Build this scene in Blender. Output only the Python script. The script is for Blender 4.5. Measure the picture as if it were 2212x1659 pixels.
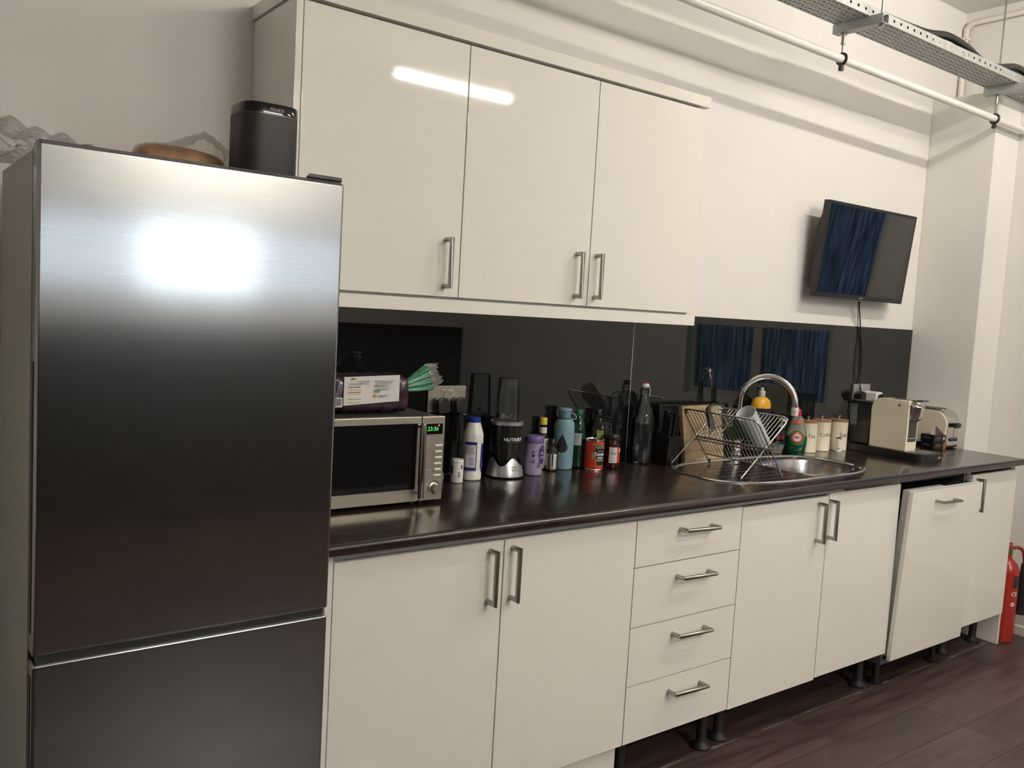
import bpy, bmesh, math, random
from mathutils import Vector, Matrix
random.seed(7)
PI = math.pi
S = bpy.context.scene
COL = S.collection
for o in list(bpy.data.objects): bpy.data.objects.remove(o)

# ------------------------------------------------------------------ camera
CAM = Vector((-0.7243, -2.4365, 1.4813))
YAW, PITCH, ROLL, FPX = 0.6451, -0.0828, 0.0572, 1882.1
fw = Vector((math.sin(YAW)*math.cos(PITCH), math.cos(YAW)*math.cos(PITCH), math.sin(PITCH)))
rt0 = Vector((math.cos(YAW), -math.sin(YAW), 0)); up0 = rt0.cross(fw)
rt = math.cos(ROLL)*rt0 + math.sin(ROLL)*up0; upv = -math.sin(ROLL)*rt0 + math.cos(ROLL)*up0
cd = bpy.data.cameras.new('camera'); co = bpy.data.objects.new('camera', cd); COL.objects.link(co)
M = Matrix((rt, upv, -fw)).transposed().to_4x4(); M.translation = CAM
co.matrix_world = M
cd.sensor_width = 36.0; cd.sensor_fit = 'HORIZONTAL'; cd.lens = FPX/2212*36.0; cd.clip_start = .05
S.camera = co
# ------------------------------------------------------------------ world: bluish overcast sky seen only through the windows
w = bpy.data.worlds.new('sky'); S.world = w; w.use_nodes = True
w.node_tree.nodes['Background'].inputs[0].default_value = (.88, .94, 1.0, 1)
w.node_tree.nodes['Background'].inputs[1].default_value = 3.0
# ------------------------------------------------------------------ exposure
vs = S.view_settings
vs.view_transform = 'Standard'; vs.look = 'None'; vs.gamma = 1; vs.use_curve_mapping = False
vs.exposure = 1.0
LAMP = 65.0            # emission strength of the fluorescent tubes
LAMPCOL = (1.0, .915, .815)

# ------------------------------------------------------------------ materials
MT = {}
def lin(c): return tuple((x/12.92 if x <= .04045 else ((x+.055)/1.055)**2.4) for x in c)
def rgb(r, g, b): return lin((r/255, g/255, b/255))
def pm(name, col, rough=.5, metal=0., **k):
    if name in MT: return MT[name]
    m = bpy.data.materials.new(name); m.use_nodes = True; MT[name] = m
    b = m.node_tree.nodes['Principled BSDF']
    b.inputs['Base Color'].default_value = (*col[:3], 1); b.inputs['Roughness'].default_value = rough
    b.inputs['Metallic'].default_value = metal
    for kk, v in k.items():
        i = b.inputs[kk.replace('_', ' ')]
        i.default_value = v
    return m
def nd(m, t, **k):
    n = m.node_tree.nodes.new(t)
    for a, v in k.items(): setattr(n, a, v)
    return n
def lk(m, a, b): m.node_tree.links.new(a, b)
def noise_col(m, c1, c2, scale=(1, 1, 1), nscale=5, detail=4, bump=0., rough=None, coord='Object', bdist=.002, rnd=False):
    b = m.node_tree.nodes['Principled BSDF']
    tc = nd(m, 'ShaderNodeTexCoord'); mp = nd(m, 'ShaderNodeMapping'); mp.inputs['Scale'].default_value = scale
    lk(m, tc.outputs[coord], mp.inputs[0])
    if rnd:
        oi = nd(m, 'ShaderNodeObjectInfo'); mu = nd(m, 'ShaderNodeMath', operation='MULTIPLY'); mu.inputs[1].default_value = 37.
        lk(m, oi.outputs['Random'], mu.inputs[0]); lk(m, mu.outputs[0], mp.inputs['Location'])
    no = nd(m, 'ShaderNodeTexNoise'); no.inputs['Scale'].default_value = nscale; no.inputs['Detail'].default_value = detail
    lk(m, mp.outputs[0], no.inputs['Vector'])
    cr = nd(m, 'ShaderNodeValToRGB'); cr.color_ramp.elements[0].position = .3; cr.color_ramp.elements[1].position = .7
    cr.color_ramp.elements[0].color = (*c1, 1); cr.color_ramp.elements[1].color = (*c2, 1)
    lk(m, no.outputs['Fac'], cr.inputs[0])
    out = cr.outputs[0]
    if rnd:
        hs = nd(m, 'ShaderNodeHueSaturation'); mr = nd(m, 'ShaderNodeMapRange'); mr.inputs[3].default_value = .7; mr.inputs[4].default_value = 1.35
        lk(m, oi.outputs['Random'], mr.inputs[0]); lk(m, mr.outputs[0], hs.inputs['Value']); lk(m, out, hs.inputs['Color']); out = hs.outputs[0]
    lk(m, out, b.inputs['Base Color'])
    if bump:
        bp = nd(m, 'ShaderNodeBump'); bp.inputs['Strength'].default_value = bump; bp.inputs['Distance'].default_value = bdist
        lk(m, no.outputs['Fac'], bp.inputs['Height']); lk(m, bp.outputs[0], b.inputs['Normal'])
    if rough:
        mr = nd(m, 'ShaderNodeMapRange'); mr.inputs[3].default_value = rough[0]; mr.inputs[4].default_value = rough[1]
        lk(m, no.outputs['Fac'], mr.inputs[0]); lk(m, mr.outputs[0], b.inputs['Roughness'])
    return m
def thin(name, tint, refl=1.0, rough=.02, ior=1.45, haze=0., hazecol=(.8, .8, .8), bump=0., bscale=40):
    """thin clear sheet: transparent + fresnel gloss (+ a little diffuse haze)"""
    if name in MT: return MT[name]
    m = bpy.data.materials.new(name); m.use_nodes = True; MT[name] = m
    nt = m.node_tree; nt.nodes.clear()
    out = nd(m, 'ShaderNodeOutputMaterial'); tr = nd(m, 'ShaderNodeBsdfTransparent'); gl = nd(m, 'ShaderNodeBsdfGlossy')
    tr.inputs[0].default_value = (*tint, 1); gl.inputs['Roughness'].default_value = rough
    fr = nd(m, 'ShaderNodeFresnel'); fr.inputs[0].default_value = ior
    mu = nd(m, 'ShaderNodeMath', operation='MULTIPLY'); mu.inputs[1].default_value = refl; mu.use_clamp = True
    lk(m, fr.outputs[0], mu.inputs[0]); mx = nd(m, 'ShaderNodeMixShader'); lk(m, mu.outputs[0], mx.inputs[0])
    base = tr.outputs[0]
    if haze:
        df = nd(m, 'ShaderNodeBsdfDiffuse'); df.inputs[0].default_value = (*hazecol, 1)
        m2 = nd(m, 'ShaderNodeMixShader'); m2.inputs[0].default_value = haze; lk(m, tr.outputs[0], m2.inputs[1]); lk(m, df.outputs[0], m2.inputs[2]); base = m2.outputs[0]
    if bump:
        tc = nd(m, 'ShaderNodeTexCoord'); no = nd(m, 'ShaderNodeTexNoise'); no.inputs['Scale'].default_value = bscale; no.inputs['Detail'].default_value = 3
        lk(m, tc.outputs['Object'], no.inputs['Vector']); bp = nd(m, 'ShaderNodeBump'); bp.inputs['Strength'].default_value = bump; bp.inputs['Distance'].default_value = .01
        lk(m, no.outputs['Fac'], bp.inputs['Height']); lk(m, bp.outputs[0], gl.inputs['Normal']); lk(m, bp.outputs[0], fr.inputs['Normal'])
    lk(m, base, mx.inputs[1]); lk(m, gl.outputs[0], mx.inputs[2]); lk(m, mx.outputs[0], out.inputs[0])
    return m
def emit(name, col, s):
    m = pm(name, (0, 0, 0), .5); b = m.node_tree.nodes['Principled BSDF']
    b.inputs['Emission Color'].default_value = (*col, 1); b.inputs['Emission Strength'].default_value = s
    return m

WALL = noise_col(pm('wall_paint', (.8, .78, .74), .75), (.765, .748, .72), (.80, .782, .752), nscale=1.5, bump=.06, bdist=.004)
CEIL = noise_col(pm('ceiling_paint', (.8, .78, .74), .8), (.76, .75, .72), (.80, .79, .76), nscale=2)
DOORM = pm('cream_gloss', (.85, .83, .77), .045)
CARC = pm('white_melamine', (.66, .66, .65), .45)
RAIL = pm('grey_rail', (.45, .47, .48), .4)
STEELH = noise_col(pm('brushed_nickel', (.5, .48, .44), .3, 1.), (.34, .33, .30), (.43, .41, .38), scale=(60, 60, 6), nscale=6)
FRIDGE = noise_col(pm('fridge_steel', (.55, .55, .54), .24, 1.), (.36, .375, .38), (.39, .405, .41), scale=(2, 2, 60), nscale=6, rough=(.125, .135), bump=.001, bdist=.001)
FSIDE = pm('fridge_side_paint', (.42, .42, .37), .45)
FDARK = pm('fridge_trim', (.03, .03, .03), .4)
FBLK = pm('black_rubber', (.012, .012, .012), .55)
WOODT = noise_col(pm('worktop_wood', (.03, .016, .012), .22, Coat_Weight=.25, Coat_Roughness=.12), (.009, .0055, .0045), (.040, .024, .018), scale=(1.1, 26, 26), nscale=4, detail=8, rough=(.14, .3), bump=.10, bdist=.0006)
SPLASH = pm('black_glass', (.006, .0075, .0075), .015, Specular_IOR_Level=.55)
SPEDGE = pm('glass_edge', (.35, .38, .38), .3)
PLANK = noise_col(pm('dark_laminate', (.03, .016, .013), .34), (.032, .019, .017), (.085, .054, .047), scale=(1.5, 12, 12), nscale=3, detail=8, rough=(.3, .45), rnd=True)
FLOORM = pm('floor_base', (.012, .008, .007), .7)
CHROME = pm('chrome', (.75, .75, .76), .06, 1.)
SINKM = noise_col(pm('sink_steel', (.6, .6, .6), .2, 1.), (.55, .55, .55), (.64, .64, .64), scale=(3, 80, 80), nscale=5, rough=(.16, .26))
BLACKP = pm('black_plastic', (.012, .012, .012), .35)
BLACKG = pm('gloss_black', (.006, .006, .007), .06)
WHITEP = pm('white_plastic', (.78, .77, .74), .3)
CLEAR = thin('clear_plastic', (.95, .96, .95), 1.2, .03, haze=.012, hazecol=(.8, .8, .8))
GLASS = thin('clear_glass', (.96, .98, .975), 1.15, .01, 1.5, haze=.012, hazecol=(.7, .75, .75))
WINGL = thin('window_glass', (.95, .97, .97), 1., .0, 1.5)
SSTEEL = pm('satin_steel', (.52, .49, .43), .3, 1.)
GALV = noise_col(pm('galvanised', (.42, .43, .42), .45, .3), (.36, .38, .37), (.48, .49, .48), nscale=25, detail=5)
TEXTW = pm('print_white', (.85, .85, .83), .5)
TEXTK = pm('print_black', (.02, .02, .02), .5)
LABELW = pm('label_paper', (.66, .66, .62), .5)
GREYPR = pm('print_grey', (.30, .30, .31), .6)
CREAM = pm('cream_enamel', (.82, .755, .59), .25, Coat_Weight=.4)
FLUSH = emit('fluorescent', LAMPCOL, LAMP)

# ------------------------------------------------------------------ mesh helpers
class B:
    def __init__(s): s.bm = bmesh.new(); s.wn = False
    def box(s, x0, x1, y0, y1, z0, z1, bev=0., seg=2):
        vs_ = [s.bm.verts.new((x, y, z)) for x in (x0, x1) for y in (y0, y1) for z in (z0, z1)]
        f = [(0, 1, 3, 2), (4, 6, 7, 5), (0, 4, 5, 1), (2, 3, 7, 6), (0, 2, 6, 4), (1, 5, 7, 3)]
        fs = [s.bm.faces.new([vs_[i] for i in q]) for q in f]
        if bev:
            s.wn = True
            es = list({e for q in fs for e in q.edges})
            bmesh.ops.bevel(s.bm, geom=es, offset=bev, segments=seg, profile=.5, affect='EDGES', clamp_overlap=True)
        return s
    def lathe(s, prof, c=(0, 0), n=32, sx=1., sy=1., sup=2., cap=True, rot=0.):
        rings = []
        for r, z in prof:
            ring = []
            for i in range(n):
                a = 2*PI*i/n; ca, sa = math.cos(a), math.sin(a)
                if sup != 2.:
                    k = (abs(ca)**sup + abs(sa)**sup)**(-1/sup); ca *= k; sa *= k
                x, y = r*ca*sx, r*sa*sy
                ring.append(s.bm.verts.new((c[0]+x*math.cos(rot)-y*math.sin(rot), c[1]+x*math.sin(rot)+y*math.cos(rot), z)))
            rings.append(ring)
        for a, b in zip(rings, rings[1:]):
            for i in range(n):
                j = (i+1) % n; s.bm.faces.new((a[i], a[j], b[j], b[i]))
        if cap:
            if prof[0][0] > 1e-5: s.bm.faces.new(rings[0][::-1])
            if prof[-1][0] > 1e-5: s.bm.faces.new(rings[-1])
        return s
    def tube(s, pts, r, n=10, cap=True, closed=False):
        pts = [Vector(p) for p in pts]; N = len(pts); rings = []; ref = None
        rr = r if isinstance(r, (list, tuple)) else [r]*N
        for i, p in enumerate(pts):
            a = (p-pts[i-1]).normalized() if (i > 0 or closed) else (pts[1]-p).normalized()
            b = (pts[(i+1) % N]-p).normalized() if (i < N-1 or closed) else a
            t = (a+b); t = t.normalized() if t.length > 1e-6 else a
            k = 1/max(.45, a.dot(t))
            if ref is None:
                ref = t.orthogonal().normalized()
            ref = (ref - t*ref.dot(t)).normalized(); bi = t.cross(ref)
            bend = (b-a); bd = bend.normalized() if bend.length > 1e-4 else None
            ring = []
            for q in range(n):
                an = 2*PI*q/n; d = (ref*math.cos(an)+bi*math.sin(an))*rr[i]
                if bd is not None: d = d + bd*d.dot(bd)*(k-1)
                ring.append(s.bm.verts.new(p+d))
            rings.append(ring)
        L = list(zip(rings, rings[1:])) + ([(rings[-1], rings[0])] if closed else [])
        for a, b in L:
            for i in range(n):
                j = (i+1) % n; s.bm.faces.new((a[i], a[j], b[j], b[i]))
        if cap and not closed: s.bm.faces.new(rings[0][::-1]); s.bm.faces.new(rings[-1])
        return s
    def prism(s, pts, ax, a, b, bev=0.):
        """extrude a 2D outline along axis 0/1/2 from a to b; outline in the two other axes (in order)"""
        def P(p, t):
            v = [0, 0, 0]; o = [i for i in range(3) if i != ax]; v[ax] = t; v[o[0]] = p[0]; v[o[1]] = p[1]; return v
        A = [s.bm.verts.new(P(p, a)) for p in pts]; Bv = [s.bm.verts.new(P(p, b)) for p in pts]
        fs = [s.bm.faces.new(A), s.bm.faces.new(Bv[::-1])]
        for i in range(len(pts)):
            j = (i+1) % len(pts); fs.append(s.bm.faces.new((A[i], Bv[i], Bv[j], A[j])))
        if bev:
            s.wn = True
            es = list({e for f in fs[:2] for e in f.edges}); bmesh.ops.bevel(s.bm, geom=es, offset=bev, segments=2, profile=.5, affect='EDGES')
        return s
    def grid(s, fn, nu, nv, wrap=False):
        V = [[s.bm.verts.new(fn(i/nu, j/nv)) for j in range(nv+1)] for i in range(nu+1)]
        for i in range(nu):
            for j in range(nv): s.bm.faces.new((V[i][j], V[i+1][j], V[i+1][j+1], V[i][j+1]))
        return s
    def patch(s, r, p0, p1, z0, z1, c=(0, 0), sx=1., sy=1., n=16, r2=None):
        r2 = r if r2 is None else r2
        return s.grid(lambda u, v: (c[0]+(r+(r2-r)*v)*math.cos(p0+(p1-p0)*u)*sx, c[1]+(r+(r2-r)*v)*math.sin(p0+(p1-p0)*u)*sy, z0+(z1-z0)*v), n, 1)
    def xf(s, M):
        s.bm.transform(M); return s
    def merge(s, o): 
        me = bpy.data.meshes.new('t'); o.bm.to_mesh(me); s.bm.from_mesh(me); bpy.data.meshes.remove(me); return s
    def done(s, name, mat, parent=None, local=False, smooth=35, norm=True):
        if norm: bmesh.ops.recalc_face_normals(s.bm, faces=s.bm.faces)
        me = bpy.data.meshes.new(name)
        org = Vector((0, 0, 0))
        if parent is not None and not local:
            p = parent
            while p is not None: org += p.location; p = p.parent
        if parent is None and not local:
            co_ = [v.co for v in s.bm.verts]
            mn = [min(c[i] for c in co_) for i in range(3)]; mx = [max(c[i] for c in co_) for i in range(3)]
            org = Vector(((mn[0]+mx[0])/2, (mn[1]+mx[1])/2, mn[2]))
        if org.length > 0: bmesh.ops.translate(s.bm, verts=s.bm.verts, vec=-org)
        s.bm.to_mesh(me); s.bm.free()
        if smooth:
            me.shade_smooth(); me.set_sharp_from_angle(angle=math.radians(smooth))
        o = bpy.data.objects.new(name, me); COL.objects.link(o)
        if s.wn and smooth:
            md = o.modifiers.new('wn', 'WEIGHTED_NORMAL'); md.keep_sharp = True; md.weight = 100
        me.materials.append(mat)
        if parent is not None: o.parent = parent
        elif not local: o.location = org
        return o
def tag(o, label, cat, group=None):
    o['label'] = label; o['category'] = cat
    if group: o['group'] = group
    return o
def thing(name, label, cat, loc=(0, 0, 0), rotz=0, group=None):
    o = bpy.data.objects.new(name, None); COL.objects.link(o); o.empty_display_size = .05
    o.location = loc; o.rotation_euler = (0, 0, rotz)
    return tag(o, label, cat, group)
def struct(o): o['kind'] = 'structure'; return o
def box(name, mat, x0, x1, y0, y1, z0, z1, parent=None, bev=0., local=False, seg=2):
    return B().box(x0, x1, y0, y1, z0, z1, bev, seg).done(name, mat, parent, local)
def textmesh(s, size, bold=0., shear=0.):
    c = bpy.data.curves.new('t', 'FONT'); c.body = s; c.size = size; c.align_x = 'CENTER'; c.align_y = 'CENTER'; c.offset = bold; c.shear = shear; c.resolution_u = 3
    o = bpy.data.objects.new('t', c); COL.objects.link(o); bpy.context.view_layer.update()
    me = bpy.data.meshes.new_from_object(o.evaluated_get(bpy.context.evaluated_depsgraph_get()))
    bpy.data.objects.remove(o); bpy.data.curves.remove(c)
    bm = bmesh.new(); bm.from_mesh(me); bpy.data.meshes.remove(me); return bm
def text_flat(s, size, mat, parent, x, y, z, M=None, bold=0., shear=0., name='lettering', local=True):
    """text facing -Y, centred at x,z"""
    b = B(); b.bm.free(); b.bm = textmesh(s, size, bold, shear)
    b.xf((M or Matrix.Translation((x, y, z)) @ Matrix.Rotation(PI/2, 4, 'X')))
    return b.done(name, mat, parent, local, smooth=0, norm=False)
def text_wrap(s, size, mat, parent, r, phi, z, c=(0, 0), bold=0., shear=0., arch=0., r2=None, name='lettering', sx=1., sy=1.):
    b = B(); b.bm.free(); b.bm = textmesh(s, size, bold, shear)
    bmesh.ops.triangulate(b.bm, faces=b.bm.faces)
    bmesh.ops.subdivide_edges(b.bm, edges=[e for e in b.bm.edges if abs(e.verts[0].co.x-e.verts[1].co.x) > r*.12], cuts=2)
    for v in b.bm.verts:
        a = phi + v.co.x/r; zz = z + v.co.y - arch*(v.co.x**2)
        v.co = (c[0]+r*math.cos(a)*sx, c[1]+r*math.sin(a)*sy, zz)
    return b.done(name, mat, parent, True, smooth=0, norm=False)
def sup(t, a, b, n):
    ca, sa = math.cos(t), math.sin(t); k = (abs(ca/a)**n + abs(sa/b)**n)**(-1/n); return (k*ca, k*sa)
def camphi(x, y): return math.atan2(CAM.y-y, CAM.x-x)
def arc(c, r, a0, a1, n): return [(c[0]+r*math.cos(a0+(a1-a0)*i/n), c[1]+r*math.sin(a0+(a1-a0)*i/n)) for i in range(n+1)]

# ------------------------------------------------------------------ the room
X1, X2, YP, ZC, XL, YR = 3.73, 3.981, -.3315, 3.187, -2.6, -4.7
struct(box('wall_back', WALL, XL-.15, X2+.15, 0, .15, 0, ZC))
struct(box('wall_left', WALL, XL-.15, XL, YR, 0, 0, ZC))
struct(box('ceiling', CEIL, XL-.15, X2+.15, YR-.15, .15, ZC, ZC+.12))
# pier boxed out at the end of the run, lower than the ceiling
struct(box('wall_pier', WALL, X1, X2, YP, 0, 0, 2.692, bev=.004))
# right wall with a window beside the pier
WY0, WY1, WZ0, WZ1 = -1.80, -.64, .98, 2.30
b = B(); b.box(X2, X2+.15, WY1, 0, 0, ZC); b.box(X2, X2+.15, YR, WY0, 0, ZC); b.box(X2, X2+.15, WY0, WY1, 0, WZ0); b.box(X2, X2+.15, WY0, WY1, WZ1, ZC)
struct(b.done('wall_right', WALL))
# rear wall with a high window
RX0, RX1, RZ0, RZ1 = -.1, 2.25, 1.45, 1.98
b = B(); b.box(XL, RX0, YR-.15, YR, 0, ZC); b.box(RX1, X2, YR-.15, YR, 0, ZC); b.box(RX0, RX1, YR-.15, YR, 0, RZ0); b.box(RX0, RX1, YR-.15, YR, RZ1, ZC)
struct(b.done('wall_rear', WALL))
REFLDARK = pm('added_dark_panel', (.06, .055, .05), .8, Specular_IOR_Level=.2)
struct(box('added_panel_1', REFLDARK, XL, X2, YR, YR+.02, 0, 1.30))  # unseen dark panel, added to keep the fridge and splashback reflections dark
FRM = pm('window_paint', (.55, .53, .48), .5)
def window(name, plane, a0, a1, z0, z1, off, na, tz, gl=None, mw=.035):
    wf = B(); t = .05
    def bx(p0, p1, q0, q1, d=.05):
        if plane == 'x': wf.box(off, off+d, p0, p1, q0, q1)
        else: wf.box(p0, p1, off-d, off, q0, q1)
    bx(a0, a0+t, z0, z1); bx(a1-t, a1, z0, z1); bx(a0+t, a1-t, z0, z0+t); bx(a0+t, a1-t, z1-t, z1); bx(a0+t, a1-t, tz-mw*.85, tz+mw*.85)
    for i in range(1, na):
        m = a0+(a1-a0)*i/na; bx(m-mw, m+mw, z0+t, tz-mw*.85); bx(m-mw, m+mw, tz+mw*.85, z1-t)
    wo = struct(wf.done(name, FRM))
    for i in range(na):
        for q0, q1 in ((z0+t, tz-mw*.85), (tz+mw*.85, z1-t)):
            p0 = a0+(a1-a0)*i/na+mw; p1 = a0+(a1-a0)*(i+1)/na-mw
            g = B()
            if plane == 'x': g.box(off+.02, off+.026, p0, p1, q0, q1)
            else: g.box(p0, p1, off-.026, off-.02, q0, q1)
            g.done('pane', gl[i] if gl else WINGL, wo)
STREAK = thin('curtain_tint_glass', (.16, .22, .34), 1., .0, 1.5)  # streaky tint stands in for blue curtains, dimming the window's reflection
_tc = nd(STREAK, 'ShaderNodeTexCoord'); _mp = nd(STREAK, 'ShaderNodeMapping'); _mp.inputs['Scale'].default_value = (1, 22, 1.2)
_no = nd(STREAK, 'ShaderNodeTexNoise'); _no.inputs['Scale'].default_value = 3; _no.inputs['Detail'].default_value = 5
_cr = nd(STREAK, 'ShaderNodeValToRGB'); _cr.color_ramp.elements[0].position = .35; _cr.color_ramp.elements[1].position = .75
_cr.color_ramp.elements[0].color = (.055, .075, .105, 1); _cr.color_ramp.elements[1].color = (.25, .32, .41, 1)
lk(STREAK, _tc.outputs['Object'], _mp.inputs[0]); lk(STREAK, _mp.outputs[0], _no.inputs['Vector']); lk(STREAK, _no.outputs['Fac'], _cr.inputs[0])
lk(STREAK, _cr.outputs[0], [n for n in STREAK.node_tree.nodes if n.type == 'BSDF_TRANSPARENT'][0].inputs[0])
window('window_1', 'x', WY0, WY1, WZ0, WZ1, X2+.04, 2, 1.50, [STREAK]*2)
SIDEG = thin('side_glass', (.60, .60, .61), 1., .0, 1.5)  # side panes tinted to dim both ends of the fridge reflection
window('window_2', 'y', RX0, RX1, RZ0, RZ1, YR-.04, 3, 1.72, [SIDEG, WINGL, SIDEG], .008)
# floor of dark laminate planks running along the kitchen
fl = struct(box('floor', FLOORM, XL-.15, X2+.15, YR-.15, .15, -.12, -.012))
PWD = .19
pl_me = {}
row = 0; y1 = 0.0
y = -.56+3*PWD
rows = []
yy = -.56
while yy < 0: yy += PWD
while yy > YR: rows.append((max(yy-PWD, YR), min(yy, 0))); yy -= PWD
for (ya, yb) in rows:
    if abs(yb+.56) < .01: xo = 2.095
    elif abs(yb+.75) < .01: xo = 2.68
    else: xo = random.uniform(0, 1.28)
    xs = xo-1.28*6
    while xs < X2:
        a, c = max(xs, XL), min(xs+1.28, X2)
        if c-a > .05:
            o = B().box(a+.0006, c-.0006, ya+.0006, yb-.0006, -.012, 0, .0008, 1).done('plank', PLANK, fl)
        xs += 1.28
# pale dust line left on the floor where the plinth used to stand
DUST = noise_col(pm('floor_dust', (.3, .27, .25), .9), (.05, .04, .036), (.20, .18, .165), nscale=18)
b = B()
def dustf(u, v):
    x = 1.27+u*2.45; wv = .004+.004*math.sin(x*23)+.003*math.sin(x*57); wv = max(.0015, wv)
    return (x, -.556+(v-.5)*wv*1.1+.003*math.sin(x*9), .0008)
o = b.grid(dustf, 160, 1).done('dust_line', DUST, fl)
# moulded skirting on the right wall
sk = [(0, 0), (-.022, 0), (-.022, .045), (-.014, .05), (-.014, .135), (-.024, .142), (-.024, .185), (-.010, .195), (0, .195)]
struct(B().prism([(X2+a, z) for a, z in sk], 1, YR, YP-.002).done('baseboard_right', pm('skirting_paint', (.6, .58, .53), .4)))
# ------------------------------------------------------------------ ceiling lights
def batten(x0, x1, y, label, drop=0., twin=False):
    t = thing('fluorescent_batten', label, 'light', ((x0+x1)/2, y, ZC-drop), 0, None)
    L = (x1-x0)/2
    if drop:
        for s in (-1, 1): B().tube([(s*L*.7, 0, -.002), (s*L*.7, 0, drop-.001)], .003, 8).done('suspension_rod', STEELH, t, True)
    B().prism([(-.05, 0), (.05, 0), (.035, -.045), (-.035, -.045)], 0, -L, L).done('housing', WHITEP, t, True)
    for s in (-1, 1): B().box(s*L-.015, s*L+.015, -.05, .05, -.095, -.04, .004).done('end_cap', WHITEP, t, True)
    for yo in ((-.027, .027) if twin else (0,)): B().tube([(-L+.012, yo, -.072), (L-.012, yo, -.072)], .019, 14).done('tube', FLUSH, t, True)
batten(2.30, 3.55, -1.72, 'white fluorescent batten light on ceiling nearest the cable tray')
batten(1.80, 2.68, -2.87, 'white fluorescent batten light hung on rods opposite the wall cabinets', .26)
batten(.55, 1.70, -4.15, 'added white fill batten light hung on rods above the rear window', .26, True)  # added fill lamp, brightens the lower doors from behind the camera
# ------------------------------------------------------------------ cabinets
ZW, ZWB = .9237, .8947
ZT, ZB, YF = .871, .158, -.600
def bar_handle(door, p, q, proj, r=.0071):
    """bow handle: two legs out along -Y and a bar between; p,q = feet on the door (world)"""
    p, q = Vector(p), Vector(q); d = Vector((0, -proj, 0))
    bar_dir = (q-p).normalized()
    B().tube([p, p+d, q+d, q], r, 12).done('handle', STEELH, door)
def front(name, parent, x0, x1, z0, z1, y=YF, th=.018, g=.0018):
    return B().box(x0+g, x1-g, y, y+th, z0+g, z1-g, .0012, 2).done(name, DOORM, parent)
def cab_body(parent, x0, x1, z0, z1, y0, y1=-.012):
    b = B(); t = .018
    b.box(x0, x0+t, y0, y1, z0, z1); b.box(x1-t, x1, y0, y1, z0, z1); b.box(x0+t, x1-t, y0, y1, z0, z0+t)
    b.box(x0+t, x1-t, y1-.008, y1, z0+t, z1)
    b.box(x0+t, x1-t, y0, y0+.1, z1-t, z1)
    return b.done('body', CARC, parent)
def cab_legs(parent, xs, y0=-.52, y1=-.10, top=ZB):
    for x in xs:
        for yy in (y0, y1):
            B().lathe([(.034, 0), (.034, .008), (.020, .022), (.017, .03), (.017, top-.02), (.028, top-.012), (.028, top)], (x, yy), 16).done('leg', FBLK, parent)
xa, xb, xc, xd, xe, xf, xg, xh = .1646, .6634, 1.1642, 1.6624, 2.1668, 2.6662, 3.2700, 3.693
# base unit 1 (double door) beside the fridge
t = thing('base_cabinet', 'cream gloss double door base cabinet next to the fridge freezer', 'cabinet', ((xa+xc)/2, -.3, 0))
cab_body(t, xa, xc, ZB, ZWB-.0005, YF+.0205)
d = front('door', t, xa, xb, ZB, ZT); bar_handle(d, (.617, YF, .845), (.617, YF, .707), .034)
d = front('door', t, xb, xc, ZB, ZT); bar_handle(d, (.692, YF, .845), (.692, YF, .707), .034)
cab_legs(t, (xa+.07, xc-.07), top=ZB)
B().box(xa, xc, YF+.004, YF+.020, ZT+.003, ZWB-.001).done('top_rail', RAIL, t)
tag(box('end_panel', DOORM, xa-.0195, xa-.001, YF-.001, -.012, .004, ZWB-.001, bev=.001), 'thin cream end panel between the fridge freezer and double door base cabinet', 'panel')
tag(box('plinth', DOORM, xa, 1.176, -.56, -.542, .002, ZB-.008, bev=.001), 'cream plinth board on floor under the double door base cabinet', 'plinth')
# drawer unit
t = thing('drawer_cabinet', 'cream gloss base cabinet with four stacked drawers', 'cabinet', ((xc+xd)/2, -.3, 0))
cab_body(t, xc+.0005, xd-.0005, ZB, ZWB-.0005, YF+.0205)
for z0, z1, hz in ((.722, ZT, .826), (.532, .722, .673), (.344, .532, .484), (ZB, .344, .293)):
    d = front('drawer', t, xc, xd, z0, z1); bar_handle(d, (1.357, YF, hz), (1.506, YF, hz-.003), .034)
cab_legs(t, (1.235, 1.63), y0=-.525)
B().box(xc, xd, YF+.004, YF+.020, ZT+.003, ZWB-.001).done('top_rail', RAIL, t)
# sink unit: right door hung slightly high
t = thing('sink_cabinet', 'cream gloss double door base cabinet below the sink', 'cabinet', ((xd+xf)/2, -.3, 0))
cab_body(t, xd+.0005, xf-.0005, ZB, ZWB-.0005, YF+.0205)
d = front('door', t, xd, xe, ZB-.003, ZT-.003); bar_handle(d, (2.098, YF, .842), (2.098, YF, .705), .034)
d = front('door', t, xe, xf, ZB+.004, ZT+.005); bar_handle(d, (2.172, YF, .846), (2.172, YF, .709), .034)
cab_legs(t, (1.735, 2.628), y0=-.512)
B().box(xd, xe+.1, YF+.004, YF+.020, ZT+.003, ZWB-.001).done('top_rail', RAIL, t)
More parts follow.
